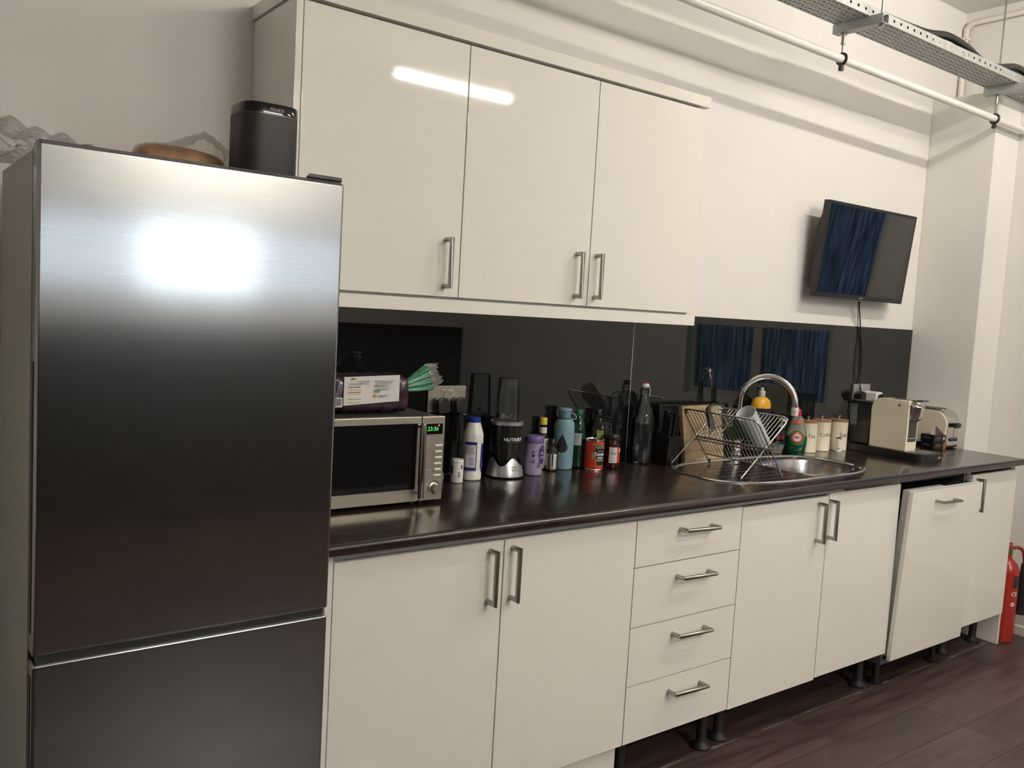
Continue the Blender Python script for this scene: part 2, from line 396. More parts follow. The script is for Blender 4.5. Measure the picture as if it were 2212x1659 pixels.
# dishwasher with its door ajar
t = thing('dishwasher', 'integrated dishwasher with cream front panel leaning slightly open', 'dishwasher', ((xf+xg)/2, -.3, 0))
b = B(); b.box(xf+.012, xf+.03, -.575, -.03, .10, .885); b.box(xg-.03, xg-.012, -.575, -.03, .10, .885); b.box(xf+.03, xg-.03, -.05, -.03, .10, .885); b.box(xf+.03, xg-.03, -.575, -.05, .10, .12)
b.done('body', pm('dishwasher_steel', (.3, .3, .31), .35, .8), t)
B().box(xf+.03, xg-.03, -.57, -.05, .868, .885).done('body_top', BLACKP, t)
tl = math.atan2(.032, .713)
Md = Matrix.Translation((0, YF-.002, .135)) @ Matrix.Rotation(tl, 4, 'X')
dr = B().box(xf+.004, xg-.010, -.018, 0, 0, .713, .0015).xf(Md).done('door_panel', DOORM, t)
B().box(xf+.012, xg-.012, .001, .032, .01, .715, .002).xf(Md).done('inner_door', pm('dishwasher_white', (.62, .63, .62), .3), t)
B().box(xf+.30, xg-.06, .004, .026, .7151, .7165).xf(Md).done('control_strip', BLACKG, t)
B().tube([Md @ Vector(v) for v in ((2.86, -.018, .665), (2.86, -.052, .665), (3.01, -.052, .660), (3.01, -.018, .660))], .0062, 12).done('handle', STEELH, dr)
for x in (2.73, 3.20):
    for yy in (-.53, -.12): B().lathe([(.03, 0), (.03, .01), (.014, .02), (.014, .10)], (x, yy), 14).done('foot', BLACKP, t)
# end cabinet
t = thing('base_cabinet', 'narrow cream single door base cabinet beside the fire extinguisher', 'cabinet', ((xg+xh)/2, -.3, 0))
cab_body(t, xg+.0005, xh+.016, ZB, ZWB-.0005, YF+.0205)
d = front('door', t, xg, xh+.018, ZB, ZT); bar_handle(d, (3.312, YF, .846), (3.312, YF, .709), .034)
cab_legs(t, (3.345, 3.645), y0=-.50)
tag(box('end_panel', DOORM, xh+.0185, xh+.036, YF+.012, -.012 if False else YP-.004, .001, ZWB-.001, bev=.001), 'cream end panel standing on floor between narrow cabinet and fire extinguisher', 'panel')
# worktop with sink cut-out
prof = [(-.002, ZWB), (-.002, ZW), (-.627, ZW)] + arc((-.627, ZW-.012), .012, PI/2, PI, 5)[1:] + arc((-.633, ZWB+.006), .006, PI, 1.5*PI, 3)
prof = [(a, b_) for a, b_ in prof]
b = B(); XWR = 3.702
b.prism([(y_, z_) for y_, z_ in prof], 0, .133, 2.17)
b.prism([(y_, z_) for y_, z_ in prof], 0, 2.575, XWR)
pf = [(-.515, ZWB), (-.515, ZW)] + prof[2:]
b.prism(pf, 0, 2.17, 2.53); b.box(2.17, 2.53, -.185, -.002, ZWB, ZW)
b.prism([(-.476, ZWB), (-.476, ZW)] + prof[2:], 0, 2.53, 2.575); b.box(2.53, 2.575, -.230, -.002, ZWB, ZW)
o = tag(b.done('worktop', WOODT, None, smooth=30), 'dark brown wood grain worktop running along the base cabinets', 'worktop')
# black glass splashback in two sheets
for x0, x1, lab in ((.13, 1.680, 'black glass splashback sheet behind the microwave and bottles'), (1.6835, X1-.002, 'black glass splashback sheet behind the sink and coffee machine')):
    o = tag(box('splashback', SPLASH, x0, x1, -.007, -.001, ZW+.0006, 1.505), lab, 'splashback')
    if x0 < 1: B().box(1.6802, 1.6832, -.0065, -.001, ZW+.001, 1.505).done('edge_strip', SPEDGE, o)
# wall cabinets
YU, UB, UT = -.2926, 1.511, 2.232
u0, u1, u2, u3 = .1702, .6744, 1.1749, 1.6811
HU = .032
t = thing('wall_cabinet', 'cream gloss single door wall cabinet above the fridge end of worktop', 'cabinet', ((u0+u1)/2, -.14, UB))
cab_body(t, u0, u1-.0005, UB, UT, YU+.0205)
d = front('door', t, u0, u1, UB, UT, YU); bar_handle(d, (.624, YU, 1.676), (.624, YU, 1.543), HU)
t = thing('wall_cabinet', 'cream gloss double door wall cabinet with pair of handles side by side', 'cabinet', ((u1+u3)/2, -.14, UB))
cab_body(t, u1+.0005, u3, UB, UT, YU+.0205)
d = front('door', t, u1, u2, UB, UT, YU); bar_handle(d, (1.119, YU, 1.677), (1.119, YU, 1.542), HU)
d = front('door', t, u2, u3, UB, UT, YU); bar_handle(d, (1.203, YU, 1.678), (1.203, YU, 1.543), HU)
tag(box('end_panel', DOORM, u0-.0205, u0-.0025, YU-.004, -.001, 1.468, UT+.002, bev=.001), 'cream end panel closing the side of wall cabinets above the fridge', 'panel')
tag(box('end_panel', DOORM, u3+.0005, u3+.0115, YU+.020, -.001, 1.512, UT, bev=.0005), 'thin cream end panel closing the side of the double door wall cabinet', 'panel')
b = B(); b.box(u0-.026, u3+.0155, YU-.006, YU+.014, 2.2385, 2.276, .001); b.box(u0-.026, u0-.008, YU+.014, -.001, 2.2385, 2.276, .001); b.box(u3-.003, u3+.0155, YU+.014, -.001, 2.2385, 2.276, .001); b.box(u0-.008, u3-.003, YU+.014, -.001, 2.2385, 2.243)
tag(b.done('cornice', DOORM), 'cream cornice strip along the top of the wall cabinets', 'cornice')
b = B(); b.box(u0-.002, u3+.0155, YU-.003, YU+.015, 1.468, 1.505, .001); b.box(u3-.003, u3+.0155, YU+.015, -.008, 1.468, 1.505, .001)
tag(b.done('pelmet', DOORM), 'cream pelmet strip along the underside of the wall cabinets', 'pelmet')
box('underside', CARC, u0, u3, YU+.021, -.008, 1.503, 1.5105, bpy.data.objects['pelmet'])
# ------------------------------------------------------------------ fridge freezer
t = thing('fridge_freezer', 'tall stainless steel fridge freezer with two doors at end of worktop', 'fridge', (-.172, -.4, 0))
FX0, FX1, FY = -.4705, .126, -.660
b = B(); b.box(FX0+.003, FX1-.003, -.600, -.155, .04, 1.731, .004); b.done('body', FSIDE, t)
B().box(FX0+.0015, FX1-.004, -.613, -.600, .06, 1.730).done('gasket', FBLK, t)
du = B().box(FX0, FX1, FY, -.613, .7855, 1.738, .007, 3).done('upper_door', FRIDGE, t)
dl = B().box(FX0, FX1, FY, -.613, .055, .7715, .007, 3).done('lower_door', FRIDGE, t)
B().box(FX0+.01, FX1-.01, FY+.007, -.616, .769, .788).done('grip_gap', FDARK, t)
B().box(FX0-.0012, FX0+.004, FY+.012, FY+.034, .83, 1.34).done('grip', FDARK, du)
B().box(FX0-.0012, FX0+.004, FY+.012, FY+.034, .30, .745).done('grip', FDARK, dl)
B().box(FX0+.004, FX1-.004, FY+.010, -.613, 1.7375, 1.7405, .001).done('top_trim', FDARK, du)
b = B(); b.prism([(.045, -.652), (.122, -.652), (.122, -.57), (.07, -.57)], 2, 1.7405, 1.751, .003); b.done('hinge_cover', BLACKP, t)
B().box(FX0+.03, FX1-.03, -.58, -.2, 0.0, .045).done('foot_plinth', BLACKP, t)
# ------------------------------------------------------------------ sink
SC = (2.152, -.343); SA, SB_, SN = .469, .222, 3.1
BC = (2.373, -.352); BA, BBh = .188, .150
N = 128
def outer(th, a, b_):
    # ray from basin centre at angle th to the sink superellipse
    lo, hi = 0, 1.5
    for _ in range(40):
        m = (lo+hi)/2; x = BC[0]+m*math.cos(th)-SC[0]; y = BC[1]+m*math.sin(th)-SC[1]
        if abs(x/a)**SN+abs(y/b_)**SN < 1: lo = m
        else: hi = m
    return (BC[0]+lo*math.cos(th), BC[1]+lo*math.sin(th))
ths = []
for i in range(N):   # angles chosen so the outer loop is evenly spaced
    q = sup(2*PI*i/N, SA, SB_, SN); ths.append(math.atan2(SC[1]+q[1]-BC[1], SC[0]+q[0]-BC[0]))
b = B(); loops = []
for off, z in ((0, ZW+.0005), (0, ZW+.003), (-.004, ZW+.0065), (-.012, ZW+.0065), (-.018, ZW+.003), (-.022, ZW-.0015), (-.040, ZW-.002)):
    loops.append([b.bm.verts.new((*outer(th, SA+off, SB_+off), z)) for th in ths])
def bas(th, s): 
    q = sup(th, BA*s, BBh*s, 2.8); return (BC[0]+q[0], BC[1]+q[1])
for s, z in ((1.04, ZW-.002), (1.0, ZW-.006), (.975, ZW-.02), (.95, ZW-.10), (.90, ZW-.135), (.80, ZW-.15), (.20, ZW-.155)):
    loops.append([b.bm.verts.new((*bas(th, s), z)) for th in ths])
for A, Bq in zip(loops, loops[1:]):
    for i in range(N): b.bm.faces.new((A[i], A[(i+1) % N], Bq[(i+1) % N], Bq[i]))
sink = tag(b.done('sink', SINKM, None, smooth=40), 'oval stainless steel inset sink with drainer set into worktop', 'sink')
for k in range(7):
    yy = -.20-.048*k; xx0 = 1.745 if 0 < k < 6 else 1.80
    B().tube([(xx0, yy, ZW-.003), (xx0+.02, yy, ZW-.0012), (2.10, yy, ZW-.0012), (2.12, yy, ZW-.003)], .0018, 8).done('drainer_ridge', SINKM, sink)
B().lathe([(.0, ZW-.151), (.012, ZW-.150), (.030, ZW-.148), (.040, ZW-.148), (.042, ZW-.152)], BC, 24).done('waste', CHROME, sink)
# swan neck tap
t = thing('tap', 'chrome swan neck tap with a pale grey nozzle behind the sink', 'tap', (2.262, -.078, ZW))
th = .60; R_ = .1125; zc0 = 1.160-ZW; dx, dy = math.sin(th), -math.cos(th)
B().lathe([(.027, .001), (.027, .008), (.021, .014), (.019, .06), (.015, .066)], (0, 0), 24).done('base', CHROME, t, True)
pts = [(0, 0, .06), (0, 0, zc0)] + [(dx*(R_-R_*math.cos(PI*i/16)), dy*(R_-R_*math.cos(PI*i/16)), zc0+R_*math.sin(PI*i/16)) for i in range(1, 17)]
B().tube(pts, .0118, 16).done('spout', CHROME, t, True, 60)
e = (dx*2*R_, dy*2*R_)
B().lathe([(.0128, zc0-.044), (.0150, zc0-.042), (.0150, zc0-.010), (.0142, zc0-.008)], e, 20).done('nozzle', pm('nozzle_grey', (.58, .57, .55), .35), t, True)
B().lathe([(.0135, zc0-.009), (.0135, zc0+.001)], e, 20).done('collar', CHROME, t, True)
ph = camphi(2.39, -.26)
B().lathe([(.0, 0), (.0045, 0), (.0045, .0006), (.0, .0006)], (0, 0), 16).xf(Matrix.Translation((e[0]+.0150*math.cos(ph), e[1]+.0150*math.sin(ph), zc0-.026)) @ Matrix.Rotation(ph+PI/2, 4, 'Z') @ Matrix.Rotation(PI/2, 4, 'X')).done('emblem', CHROME, t, True)
B().tube([(-.018, -.004, .035), (-.045, -.012, .045), (-.075, -.02, .075)], [.008, .006, .004], 10).done('lever', CHROME, t, True)
# ------------------------------------------------------------------ cable tray, brackets, pipe
TY0, TY1, TZ = -.474, -.324, 2.677
def holes(b, u0, u1, v0, v1, hu, hv, P):
    """one rectangular cell with a centred slot: 4 quads around the slot"""
    cu, cv = (u0+u1)/2, (v0+v1)/2
    o = [P(u0, v0), P(u1, v0), P(u1, v1), P(u0, v1)]; i = [P(cu-hu, cv-hv), P(cu+hu, cv-hv), P(cu+hu, cv+hv), P(cu-hu, cv+hv)]
    O = [b.bm.verts.new(p) for p in o]; I = [b.bm.verts.new(p) for p in i]
    for k in range(4): b.bm.faces.new((O[k], O[(k+1) % 4], I[(k+1) % 4], I[k]))
def tray(x0, x1, label, hole=True):
    t = thing('cable_tray', label, 'cable tray', ((x0+x1)/2, (TY0+TY1)/2, TZ))
    b = B(); nx = int(round((x1-x0)/.024)); nr = 6; dx_ = (x1-x0)/nx; dy_ = (TY1-TY0)/nr
    for i in range(nx):
        for r in range(nr):
            if (i+r) % 2: hu, hv = .0085, .0028
            else: hu, hv = .0028, .0085
            holes(b, x0+i*dx_, x0+(i+1)*dx_, TY0+r*dy_, TY0+(r+1)*dy_, hu, hv, lambda u, v: (u, v, TZ))
    bmesh.ops.remove_doubles(b.bm, verts=b.bm.verts, dist=1e-5)
    o = b.done('base_plate', GALV, t, smooth=0); o.modifiers.new('s', 'SOLIDIFY').thickness = .0015
    for yy in (TY0, TY1):
        b = B(); n2 = int(round((x1-x0)/.05)); d2 = (x1-x0)/n2; H = .036
        for i in range(n2):
            P = lambda u, v, yy=yy: (u, yy, v)
            if hole: holes(b, x0+i*d2, x0+(i+1)*d2, TZ, TZ+H, .006, .005, P)
            else: holes(b, x0+i*d2, x0+(i+1)*d2, TZ, TZ+H, .0015, .006, P)
        bmesh.ops.remove_doubles(b.bm, verts=b.bm.verts, dist=1e-5)
        o = b.done('flange', GALV, t, smooth=0); o.modifiers.new('s', 'SOLIDIFY').thickness = .0015
    return t
tray(.90, 3.44, 'long galvanised slotted cable tray hung from ceiling above the wall cabinets')
tray(3.444, 3.975, 'short galvanised cable tray section running into the right wall', False)
def pipe_at(x): f = (x-1.5)/(3.62-1.5); return Vector((x, -.345-.030*f*0-.028*f, 2.551-.024*f))
for x, rod_top, lab in ((2.368, ZC, 'galvanised tray bracket with hanging rods above the middle of the run'), (3.615, ZC, 'galvanised tray bracket with hanging rods close to the right wall')):
    t = thing('tray_bracket', lab, 'bracket', (x, -.43, 2.635))
    b = B(); b.box(x-.0205, x+.0205, -.530, -.318, 2.6400, 2.6425); b.box(x-.0205, x-.0180, -.530, -.318, 2.6425, 2.6750); b.box(x+.0180, x+.0205, -.530, -.318, 2.6425, 2.6750)
    b.box(x-.018, x-.009, -.530, -.318, 2.6725, 2.6750); b.box(x+.009, x+.018, -.530, -.318, 2.6725, 2.6750)
    b.done('channel', GALV, t)
    B().tube([(x, -.5125, 2.632), (x, -.5125, ZC-.004)], .005, 10).done('rod', STEELH, t)
    B().lathe([(.022, ZC-.004), (.022, ZC-.0005)], (x, -.5125), 16).done('ceiling_plate', STEELH, t)
    B().lathe([(.009, 2.630), (.009, 2.6395)], (x, -.5125), 6).done('nut', STEELH, t)
    pp = pipe_at(x)
    B().tube([(x, pp.y, ZC-.004), (x, pp.y, pp.z+.0265)], .0045, 10).done('rod', STEELH, t)
    B().lathe([(.022, ZC-.004), (.022, ZC-.0005)], (x, pp.y), 16).done('ceiling_plate', STEELH, t)
    B().lathe([(.009, 2.597), (.0095, 2.599), (.0095, 2.634), (.012, 2.635), (.012, 2.6395)], (x, pp.y), 10).done('coupler', STEELH, t)
t = thing('conduit_pipe', 'white painted pipe slung below the cable tray', 'pipe', (2.4, -.36, 2.52))
B().tube([pipe_at(.6), pipe_at(3.97)], .0165, 18).done('pipe', pm('pipe_paint', (.76, .74, .70), .3), t)
for x in (2.368, 3.615):
    p = pipe_at(x); rg = []
    for k in range(20): a = 2*PI*k/20; rg.append((p.x, p.y+.0205*math.cos(a), p.z+.0205*math.sin(a)))
    B().tube(rg, .0055, 8, closed=True).done('clip', BLACKP, t)
    B().box(p.x-.008, p.x+.008, p.y-.008, p.y+.008, p.z-.045, p.z-.022, .002).done('clip_screw', BLACKP, t)
# cables lying in the tray
def cable(name, pts, r, lab, cat='cable', mat=BLACKP, smooth_n=6, par=None):
    P = [Vector(p) for p in pts]; out = []
    for i in range(len(P)-1):
        p0, p1, p2, p3 = P[max(i-1, 0)], P[i], P[i+1], P[min(i+2, len(P)-1)]
        for k in range(smooth_n):
            u = k/smooth_n
            out.append(.5*((2*p1)+(-p0+p2)*u+(2*p0-5*p1+4*p2-p3)*u*u+(-p0+3*p1-3*p2+p3)*u**3))
    out.append(P[-1])
    o = B().tube(out, r, 10).done(name, mat, par, smooth=60)
    if par is None: tag(o, lab, cat)
    return o
t = thing('cable_bundle', 'flat layer of black cables lying on floor of the cable tray', 'cables', (2.4, -.4, TZ))
for k in range(9): B().tube([(.92, TY0+.0115+k*.0159, TZ+.0088), (3.96, TY0+.0115+k*.0159, TZ+.0088)], .0076, 8).done('cable', BLACKP, t, smooth=60)
cable('cable', [(1.2, -.445, 2.711), (2.0, -.445, 2.711), (2.5, -.45, 2.711), (2.78, -.455, 2.718), (2.95, -.458, 2.742), (3.12, -.455, 2.736), (3.28, -.45, 2.711), (3.42, -.45, 2.714), (3.60, -.455, 2.748), (3.78, -.45, 2.738), (3.96, -.445, 2.711)], .0155, 'thick black cable humping above the edge of the cable tray')
cable('cable', [(1.2, -.403, 2.708), (2.2, -.403, 2.71), (2.7, -.404, 2.735), (3.1, -.404, 2.715), (3.5, -.404, 2.71), (3.7, -.404, 2.75), (3.96, -.40, 2.735)], .0125, 'thinner black cable lying along wall side of the cable tray')
# white conduit in the upper corner
t = thing('corner_conduit', 'white painted conduit in the upper corner above the pier', 'conduit', (X2-.02, -.02, 2.692))
B().tube([(X2-.024, -.020, 2.693), (X2-.024, -.020, 3.10), (X2-.024, -.055, 3.125), (X2-.024, -1.3, 3.125)], .014, 12).done('pipe', pm('conduit_paint', (.76, .73, .67), .4), t)
B().lathe([(.02, 2.693), (.02, 2.72)], (X2-.024, -.024), 14).done('collar', MT['conduit_paint'], t)
B().box(X2-.042, X2-.003, -.036, -.004, 3.04, 3.055, .002).done('clip', MT['conduit_paint'], t)
# ------------------------------------------------------------------ television
TVW, TVH = .715, .430
t = thing('television', 'small black flat screen television tilted down on the wall', 'television', (3.076, -.112, 1.842)); t.rotation_euler = (.094, 0, -.015)
b = B(); b.box(-TVW/2, TVW/2, 0, .034, -TVH/2, TVH/2, .004); b.done('casing', BLACKP, t, True)
b = B(); b.prism([(.034, -.185), (.062, -.165), (.066, -.05), (.066, .10), (.050, .155), (.034, .17)], 0, -.335, .335, .004); b.done('back_cover', BLACKP, t, True)
B().box(-TVW/2+.014, TVW/2-.014, -.0012, .001, -TVH/2+.022, TVH/2-.014).done('screen', pm('screen_black', (.004, .0045, .005), .03, Specular_IOR_Level=.9), t, True)
B().box(-.018, .018, -.0016, .0, -TVH/2+.0075, -TVH/2+.0115).done('badge', pm('badge_silver', (.55, .57, .62), .3, .5), t, True)
B().box(-.05, .05, .066, .094, -.06, .06, .003).done('wall_mount', FBLK, t, True)
# TV mains cable down to the socket
cable('cable', [(3.125, -.058, 1.624), (3.140, -.050, 1.60), (3.21, -.018, 1.53), (3.240, -.0125, 1.45), (3.258, -.0125, 1.38), (3.268, -.014, 1.28), (3.262, -.016, 1.22), (3.262, -.025, 1.19), (3.285, -.026, 1.155)], .0032, 'thin black television cable hanging down to the double socket')
cable('cable', [(3.120, -.056, 1.624), (3.135, -.046, 1.60), (3.205, -.012, 1.51), (3.215, -.0105, 1.45), (3.215, -.012, 1.38), (3.212, -.012, 1.30), (3.222, -.012, 1.235)], .0018, 'very thin dark lead hanging beside the television cable')
# ------------------------------------------------------------------ sockets
def socket(cx, cz, lab, mat):
    t = thing('socket', lab, 'socket', (cx, -.0075, cz))
    B().box(-.0735, .0735, -.0085, 0, -.0435, .0435, .0015).done('plate', mat, t, True)
    for s in (-1, 1):
        b = B().box(s*.0125-.0095, s*.0125+.0095, -.0105, -.008, .0065, .0315, .001).done('switch_surround', LABELW, t, True)
        B().box(s*.0125-.007, s*.0125+.007, -.0125, -.010, .009, .029, .001).done('rocker', pm('rocker_grey', (.35, .34, .31), .3, .6), b, True)
    return t
def plug(cx, cz, lab, mat=BLACKP, d=.034):
    t = thing('plug', lab, 'plug', (cx, -.0165, cz))
    o = [(.0245*math.cos(a), .006+.022*math.sin(a)) for a in [PI*i/12 for i in range(13)]] + [(-.022, -.022), (-.012, -.027), (.012, -.027), (.022, -.022)]
    B().prism(o, 1, 0, -d, .006).done('body', mat, t, True)
    B().tube([(0, -.016, -.022), (0, -.016, -.042)], [.008, .0055], 10).done('cord_grip', mat, t, True)
    return t
socket(.832, 1.181, 'brushed steel double socket on splashback behind the bread loaf', SSTEEL)
plug(.802, 1.163, 'black plug nearest the microwave in the brushed steel socket'); plug(.872, 1.163, 'black plug nearest the blender in the brushed steel socket')
cable('cable', [(.802, -.0325, 1.119), (.800, -.034, 1.06), (.79, -.05, .98), (.765, -.05, .9285), (.72, -.02, .9275)], .0033, 'black lead hanging from the plug nearest the microwave')
cable('cable', [(.872, -.0325, 1.119), (.877, -.034, 1.05), (.872, -.035, .98), (.85, -.03, .935), (.80, -.028, .9275), (.76, -.03, .9275)], .0033, 'black lead hanging from the plug nearest the blender')
socket(3.284, 1.178, 'pale grey double socket on splashback behind the coffee machine', pm('socket_grey', (.40, .41, .42), .35, .6))
plug(3.238, 1.160, 'black plug in the pale grey double socket', BLACKP, .042)
t = thing('plug_adapter', 'white adapter with black plug in the pale grey double socket', 'adapter', (3.322, -.0165, 1.157))
B().box(-.029, .029, -.075, 0, -.03, .03, .008, 3).done('body', WHITEP, t, True)
B().lathe([(.020, .0), (.022, .003), (.022, .026), (.018, .032)], (0, 0), 20).xf(Matrix.Translation((0, -.0755, 0)) @ Matrix.Rotation(PI/2, 4, 'X')).done('black_plug', BLACKP, t, True)
cable('cable', [(3.238, -.033, 1.116), (3.236, -.034, 1.08), (3.25, -.03, 1.03), (3.275, -.028, .98)], .0032, 'black lead dropping from the pale grey double socket behind the water tank')
# ------------------------------------------------------------------ microwave
MX0, MX1, MY0, MZ0, MZ1 = .158, .6095, -.360, ZW+.0115, 1.1755
t = thing('microwave', 'silver microwave oven with dark glass door beside the fridge freezer', 'microwave', ((MX0+MX1)/2, -.19, ZW))
MSIL = noise_col(pm('microwave_silver', (.52, .48, .40), .33, .85), (.50, .46, .385), (.55, .51, .43), scale=(3, 3, 70), nscale=6)
B().box(MX0+.004, MX1-.006, MY0+.022, -.03, MZ0, MZ1-.002, .004).done('case', pm('microwave_case', (.10, .105, .10), .3, .5), t)
XD = .532
B().box(XD+.002, MX1, MY0, MY0+.022, MZ0, MZ1, .004).done('control_panel', MSIL, t)
dr = B().box(MX0, XD, MY0, MY0+.021, MZ0, MZ1, .003).done('door', MSIL, t)
B().box(MX0+.03, .518, MY0-.0012, MY0+.002, .971, 1.1565).done('window', BLACKG, dr)
for _z in (1.150, .962): B().tube([(.524, MY0-.001, _z), (.524, MY0-.026, _z)], .005, 10).done('handle_post', SSTEEL, dr)
B().lathe([(.0005, .950), (.0085, .951), (.0092, .956), (.0092, 1.156), (.0085, 1.160), (.0005, 1.161)], (.5225, MY0-.026), 20).done('handle', pm('dark_chrome', (.33, .31, .29), .16, 1.), dr)
B().box(.5475, .6015, MY0-.001, MY0+.002, 1.124, 1.1545, .0005).done('display', BLACKG, t)
text_flat('23:36', .0165, emit('led_green', (.12, 1, .16), .45), t, .568-t.location.x, MY0-.0016-t.location.y, 1.1395-t.location.z, bold=.0001, shear=.15, name='display_digits')
B().lathe([(.0, 0), (.0022, 0), (.0022, .0008), (0, .0008)], (0, 0), 12).xf(Matrix.Translation((.588, MY0-.001, 1.1495)) @ Matrix.Rotation(PI/2, 4, 'X')).done('indicator', emit('led_red', (1, .05, .05), 2.), t)
BTN = pm('button_pale', (.80, .78, .70), .25)
for k in range(6):
    z = 1.0915-k*.0171
    B().box(.5775, .6015, MY0-.004, MY0+.001, z-.0032, z+.0032, .002, 3).done('button', BTN, t)
    b = B(); b.box(.5595, .5735, MY0-.0004, MY0+.001, z+.0008, z+.0022); b.box(.5575, .5735, MY0-.0004, MY0+.001, z-.0024, z-.001); b.done('button_caption', GREYPR, t)
b = B()
for k in range(3):
    z = 1.1135-k*.0055
    for q in range(3): b.box(.538+q*.0225, .555+q*.0225, MY0-.0004, MY0+.001, z-.0007, z+.0007)
b.done('menu_print', GREYPR, t)
B().lathe([(.0175, 0), (.0175, .004), (.0145, .005), (.0140, .020), (.0125, .022), (0, .022)], (0, 0), 28).xf(Matrix.Translation((.580, MY0+.0005, .9685)) @ Matrix.Rotation(PI/2, 4, 'X')).done('knob', SSTEEL, t)
b = B(); b.grid(lambda u, v: (.580+(.0205+.002*v)*math.cos(.35+2.2*u), MY0-.0004, .9685+(.0205+.002*v)*math.sin(.35+2.2*u)), 16, 1); b.done('dial_print', TEXTK, t)
for x in (MX0+.04, MX1-.05, .530):
    for yy in ((MY0+.04), -.07): B().lathe([(.012, ZW+.0003), (.012, ZW+.012)], (x, yy), 14).done('foot', BLACKP, t)
# ------------------------------------------------------------------ sliced loaf on the microwave
PURP = noise_col(pm('purple_wrapper', (.06, .02, .045), .22), (.018, .007, .015), (.050, .020, .040), nscale=24, bump=.35, bdist=.004)
t = thing('bread_loaf', 'sliced bread loaf in purple wrapper lying on the microwave', 'bread', (.37, -.22, MZ1))
def loaf(u, v, x0=.19, x1=.542, yc=-.222, hy=.060, h=.105, base=MZ1+.0006):
    a = 2*PI*v; x = x0+(x1-x0)*u
    k = 1 if u < .93 else math.sqrt(max(0, 1-((u-.93)/.07)**2))*.55+.45
    if u <= .03: k = .8+.2*(u/.03)
    q = sup(a, hy, h/2, 5); wr = .0016*math.sin(37*u+5*v*2*PI)+.0012*math.sin(90*u+3*a)
    return (x, yc+(q[0]+wr)*k, base+.002+h/2*(1 if k > .99 else .97)+max(q[1]*k+wr, -h/2+.0005-.0015))
b = B().grid(loaf, 60, 48); b.done('wrapper', PURP, t, smooth=80)
YL = -.222-.0632
lab = B(); lab.grid(lambda u, v: (.326+(.497-.326)*u-.004*v*0, YL-.0006-.0012*math.sin(7*u), 1.201+.010*u+(.078-.004*u)*v), 12, 2).done('label', LABELW, t, smooth=80)
def lp(x, z, w_, h_, mat, nm='label_print', dy=0): B().grid(lambda u, v: (x+w_*u, YL-.0021-dy, z+h_*v), 6, 1).done(nm, mat, t, smooth=0)
b = B()
for k in range(4): b.box(.366+.002*k, .372+.03, YL-.0024, YL-.002, 1.269-k*.003, 1.2698-k*.003)
for k in range(3): b.box(.34, .384-.004*k, YL-.0024, YL-.002, 1.2615-k*.0028, 1.2625-k*.0028)
for k in range(5): b.box(.42, .485-.006*k, YL-.0024, YL-.002, 1.2685-k*.0028, 1.2694-k*.0028)
for k in range(3): b.box(.424, .47-.007*k, YL-.0024, YL-.002, 1.2475-k*.0024, 1.2483-k*.0024)
for k in range(4): b.box(.430, .462-.004*k, YL-.0024, YL-.002, 1.229-k*.0025, 1.2298-k*.0025)
for k in range(3): b.box(.341+.014*k, .350+.014*k, YL-.0024, YL-.002, 1.243, 1.2445)
b.done('label_text', GREYPR, t, smooth=0)
ORG = pm('print_orange', (.55, .22, .05), .5); GRN = pm('print_green', (.12, .28, .14), .5)
lp(.338, 1.2355, .038, .003, ORG); lp(.338, 1.2310, .038, .0016, pm('print_yellow', (.6, .45, .1), .5)); lp(.338, 1.2175, .038, .0014, GRN); lp(.338, 1.2075, .038, .0016, ORG)
lp(.418, 1.2360, .017, .0075, GRN); lp(.4155, 1.2225, .010, .008, ORG)
text_flat('Great to know', .0062, TEXTK, t, .355-t.location.x, YL-.0026-t.location.y, 1.2515-t.location.z, bold=.0001)
text_flat('Great for all of us', .0062, TEXTK, t, .438-t.location.x, YL-.0026-t.location.y, 1.2535-t.location.z, bold=.0001)
for x, m in ((.349, GRN), (.357, ORG)): B().lathe([(0, 0), (.0036, 0), (.0036, .0004), (0, .0004)], (0, 0), 16).xf(Matrix.Translation((x, YL-.0026, 1.2745)) @ Matrix.Rotation(PI/2, 4, 'X')).done('emblem', m, t)
B().grid(lambda u, v: (.292+.031*u, YL-.0012, 1.197+.026*v), 2, 1).done('barcode_label', LABELW, t, smooth=0)
b = B()
for k in range(11): b.box(.296+k*.0022, .296+k*.0022+(.0012 if k % 3 else .0006), YL-.0018, YL-.0014, 1.2005, 1.2205)
b.done('barcode_bars', TEXTK, t, smooth=0)
# twisted tail of the bag
GRB = noise_col(pm('green_wrapper', (.05, .22, .12), .25), (.035, .16, .085), (.10, .33, .19), nscale=30, bump=.3, bdist=.003)
def fan(u0, u1):
    def f(u, v):
        s = u0+(u1-u0)*u; a = 2*PI*v
        x = .530+.115*s+(.006*math.sin(a*2+1)*(s > .9)); zc = 1.2415+.038*s+.012*s*s; wd = .009+.040*s**.8 if s < .75 else .009+.040*.75**.8*(1+.05*math.sin(a*3))-.055*(s-.75)
        th_ = .006+.003*math.sin(a*7+3*s)*s+.002*math.sin(a*11)*s
        n_ = Vector((-.35, 0, 1)).normalized()
        p = Vector((x, -.235-.02*s, zc)) + n_*(wd*math.cos(a)) + Vector((0, 1, 0))*(th_*math.sin(a)+.006*math.sin(6*math.cos(a)*2+4*s)*s)
        return p
    return f
B().grid(fan(.0, .12), 4, 48).done('neck', thin('cloudy_wrap', (.8, .75, .7), 1.5, .1, haze=.3), t, smooth=70)
B().grid(fan(.12, .76), 16, 64).done('bag_tail', GRB, t, smooth=70)
B().grid(fan(.76, 1.0), 8, 64).done('bag_tip', thin('silvery_film', (.75, .77, .76), 3., .12, haze=.22, bump=.8, bscale=120), t, smooth=70)
